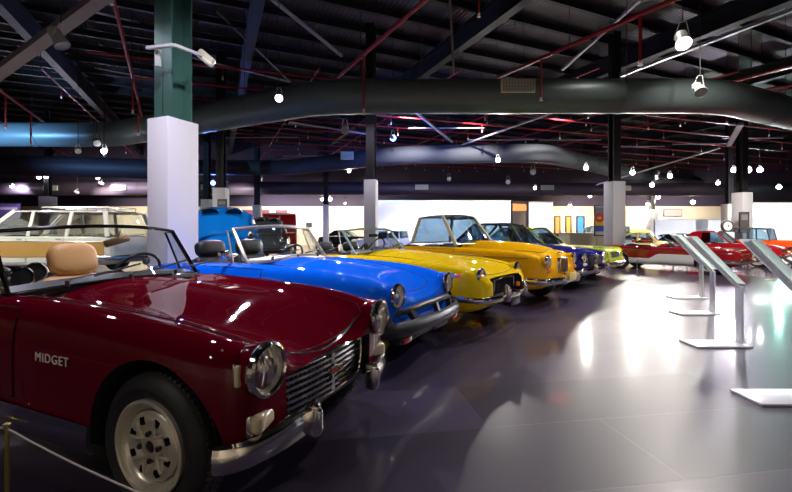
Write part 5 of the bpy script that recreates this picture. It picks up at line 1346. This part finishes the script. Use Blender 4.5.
# added lamps with no known source, brightening cars, walls, columns and duct
for k, (x, y, z, tx, ty, pw, cl) in enumerate(((-3.2, -1.5, 4.3, -1.6, 2.0, 60, 'w'), (-2.2, 4.6, 4.4, -1.2, 2.6, 60, 'v'), (5.8, 2.2, 4.4, 4.2, 4.6, 230, 'v'), (7.5, 4.5, 4.4, 6.5, 6.5, 160, 'w'), (-5.5, 5.2, 4.4, -3.2, 4.2, 110, 'v'), (-9, 6.2, 4.4, -8.5, 10, 320, 'w'), (1.2, 6.2, 4.4, .2, 4.6, 55, 'v'), (3.6, 7.4, 5.0, 2.0, 6.4, 110, 'w'), (5.6, 9.2, 6.1, 4.0, 8.8, 150, 'w'), (9.5, 8.0, 4.4, 8.0, 10.8, 220, 'w'), (-4.0, 8.0, 5.3, -4.8, 9.6, 200, 'v'), (0, -3.5, 4.4, 3, -7, 250, 'w'), (-9, 0, 4.4, -14, -6, 300, 'w'), (-14, 8, 4.4, -28, 12, 700, 'w'), (-14, 20, 4.4, -20, 31, 1500, 'w'), (8, -3, 4.4, 14, -7, 350, 'w'), (.5, 15.5, 5.6, .5, 21, 1500, 'w'), (3.2, 15.5, 5.6, 3.4, 21, 1400, 'w'), (6.5, 15.3, 5.6, 6.5, 21, 1400, 'w'), (-18, 23.5, 2.9, -18, 31, 1500, 'w'), (-9.5, 23.5, 2.9, -10, 31, 500, 'w'), (-1.0, 11.75, 4.6, -.76, 12.7, 90, 'v'), (20, 16, 4.2, 21.5, 20.2, 1500, 'w'), (17.5, 15.7, 4.2, 17.8, 20.5, 1500, 'w'), (12.2, 11.3, 4.2, 14.7, 17.7, 700, 'w'), (6.5, 8.0, 5.4, 8.3, 10.8, 420, 'w'), (12.6, 9.0, 4.2, 13.8, 13.0, 420, 'w'), (17, 27, 4.4, 17, 31, 400, 'w'), (-9, 27, 4.4, -9, 31, 500, 'w'), (-1.4, 2.6, 4.4, -2.9, 5.3, 300, 'v'), (-11.5, 7.0, 4.4, -9.5, 11, 500, 'w'), (-14.5, 11.5, 2.9, -13.5, 15, 900, 'c'))):
    o = S('added spotlight, one of many brightening the cars, walls, columns and duct', 0, 0, z, cl, pw, .06, target=(tx, ty, 4.5 if cl == 'c' else (1.3 if pw > 1200 else .5)), sz=66 if pw > 1200 or cl == 'c' else 95, loc=(x, y, z + .35), group='spotlights hanging above the frame')
# track with lamp on the near column
o = tag(empty('track_light', (cc.x, cc.y, 3.42)), 'pale track arm with wedge-shaped lamp on the near column\'s green post', 'spotlight')
q0, q1, q2 = at(147, 48, 5.15), at(174, 45, 5.05), at(203, 56, 5.5); B0 = Vector((cc.x, cc.y, 3.42))
MB().bar(q0 - B0, q1 - B0, .04, .035).build('track_arm', LAMPW, o); MB().bar(q1 - B0, q2 - B0, .04, .035).build('track_arm', LAMPW, o)
MB().rbox(at(206, 58, 5.55) - B0, (.24, .12, .12), .03, Matrix.Rotation(.7, 3, 'Y')).build('lamp_housing', pmat('lamp_cream', (.70, .68, .45), .4), o)
MB().rbox(at(207, 61, 5.48) - B0, (.16, .06, .05), .02, Matrix.Rotation(.7, 3, 'Y')).build('lamp_lens', pmat('lens_cream', (.9, .9, .7), .2), o)
m = MB(); m.bar(at(158, 50, 5.2) - B0, at(158, 66, 5.2) - B0, .05, .05); m.build('track_clamp', LAMPW, o)

# ================================================================ camera, world, view
cam = bpy.data.cameras.new('camera'); cam.sensor_width = 36; cam.lens = FPX / 792 * 36; cam.shift_y = (YH - 246) / 792; cam.clip_end = 200; cam.clip_start = .05
co = bpy.data.objects.new('camera', cam); COL.objects.link(co); co.location = (0, 0, H); co.rotation_euler = (PI / 2, 0, 0); SC.camera = co
w = bpy.data.worlds.new('world'); SC.world = w; w.use_nodes = True; w.node_tree.nodes['Background'].inputs[0].default_value = (.01, .01, .014, 1); w.node_tree.nodes['Background'].inputs[1].default_value = 1
SC.view_settings.view_transform = 'Standard'; SC.view_settings.look = 'None'; SC.view_settings.gamma = 1; SC.view_settings.exposure = 1.3
try: SC.view_settings.use_curve_mapping = False
except Exception: pass
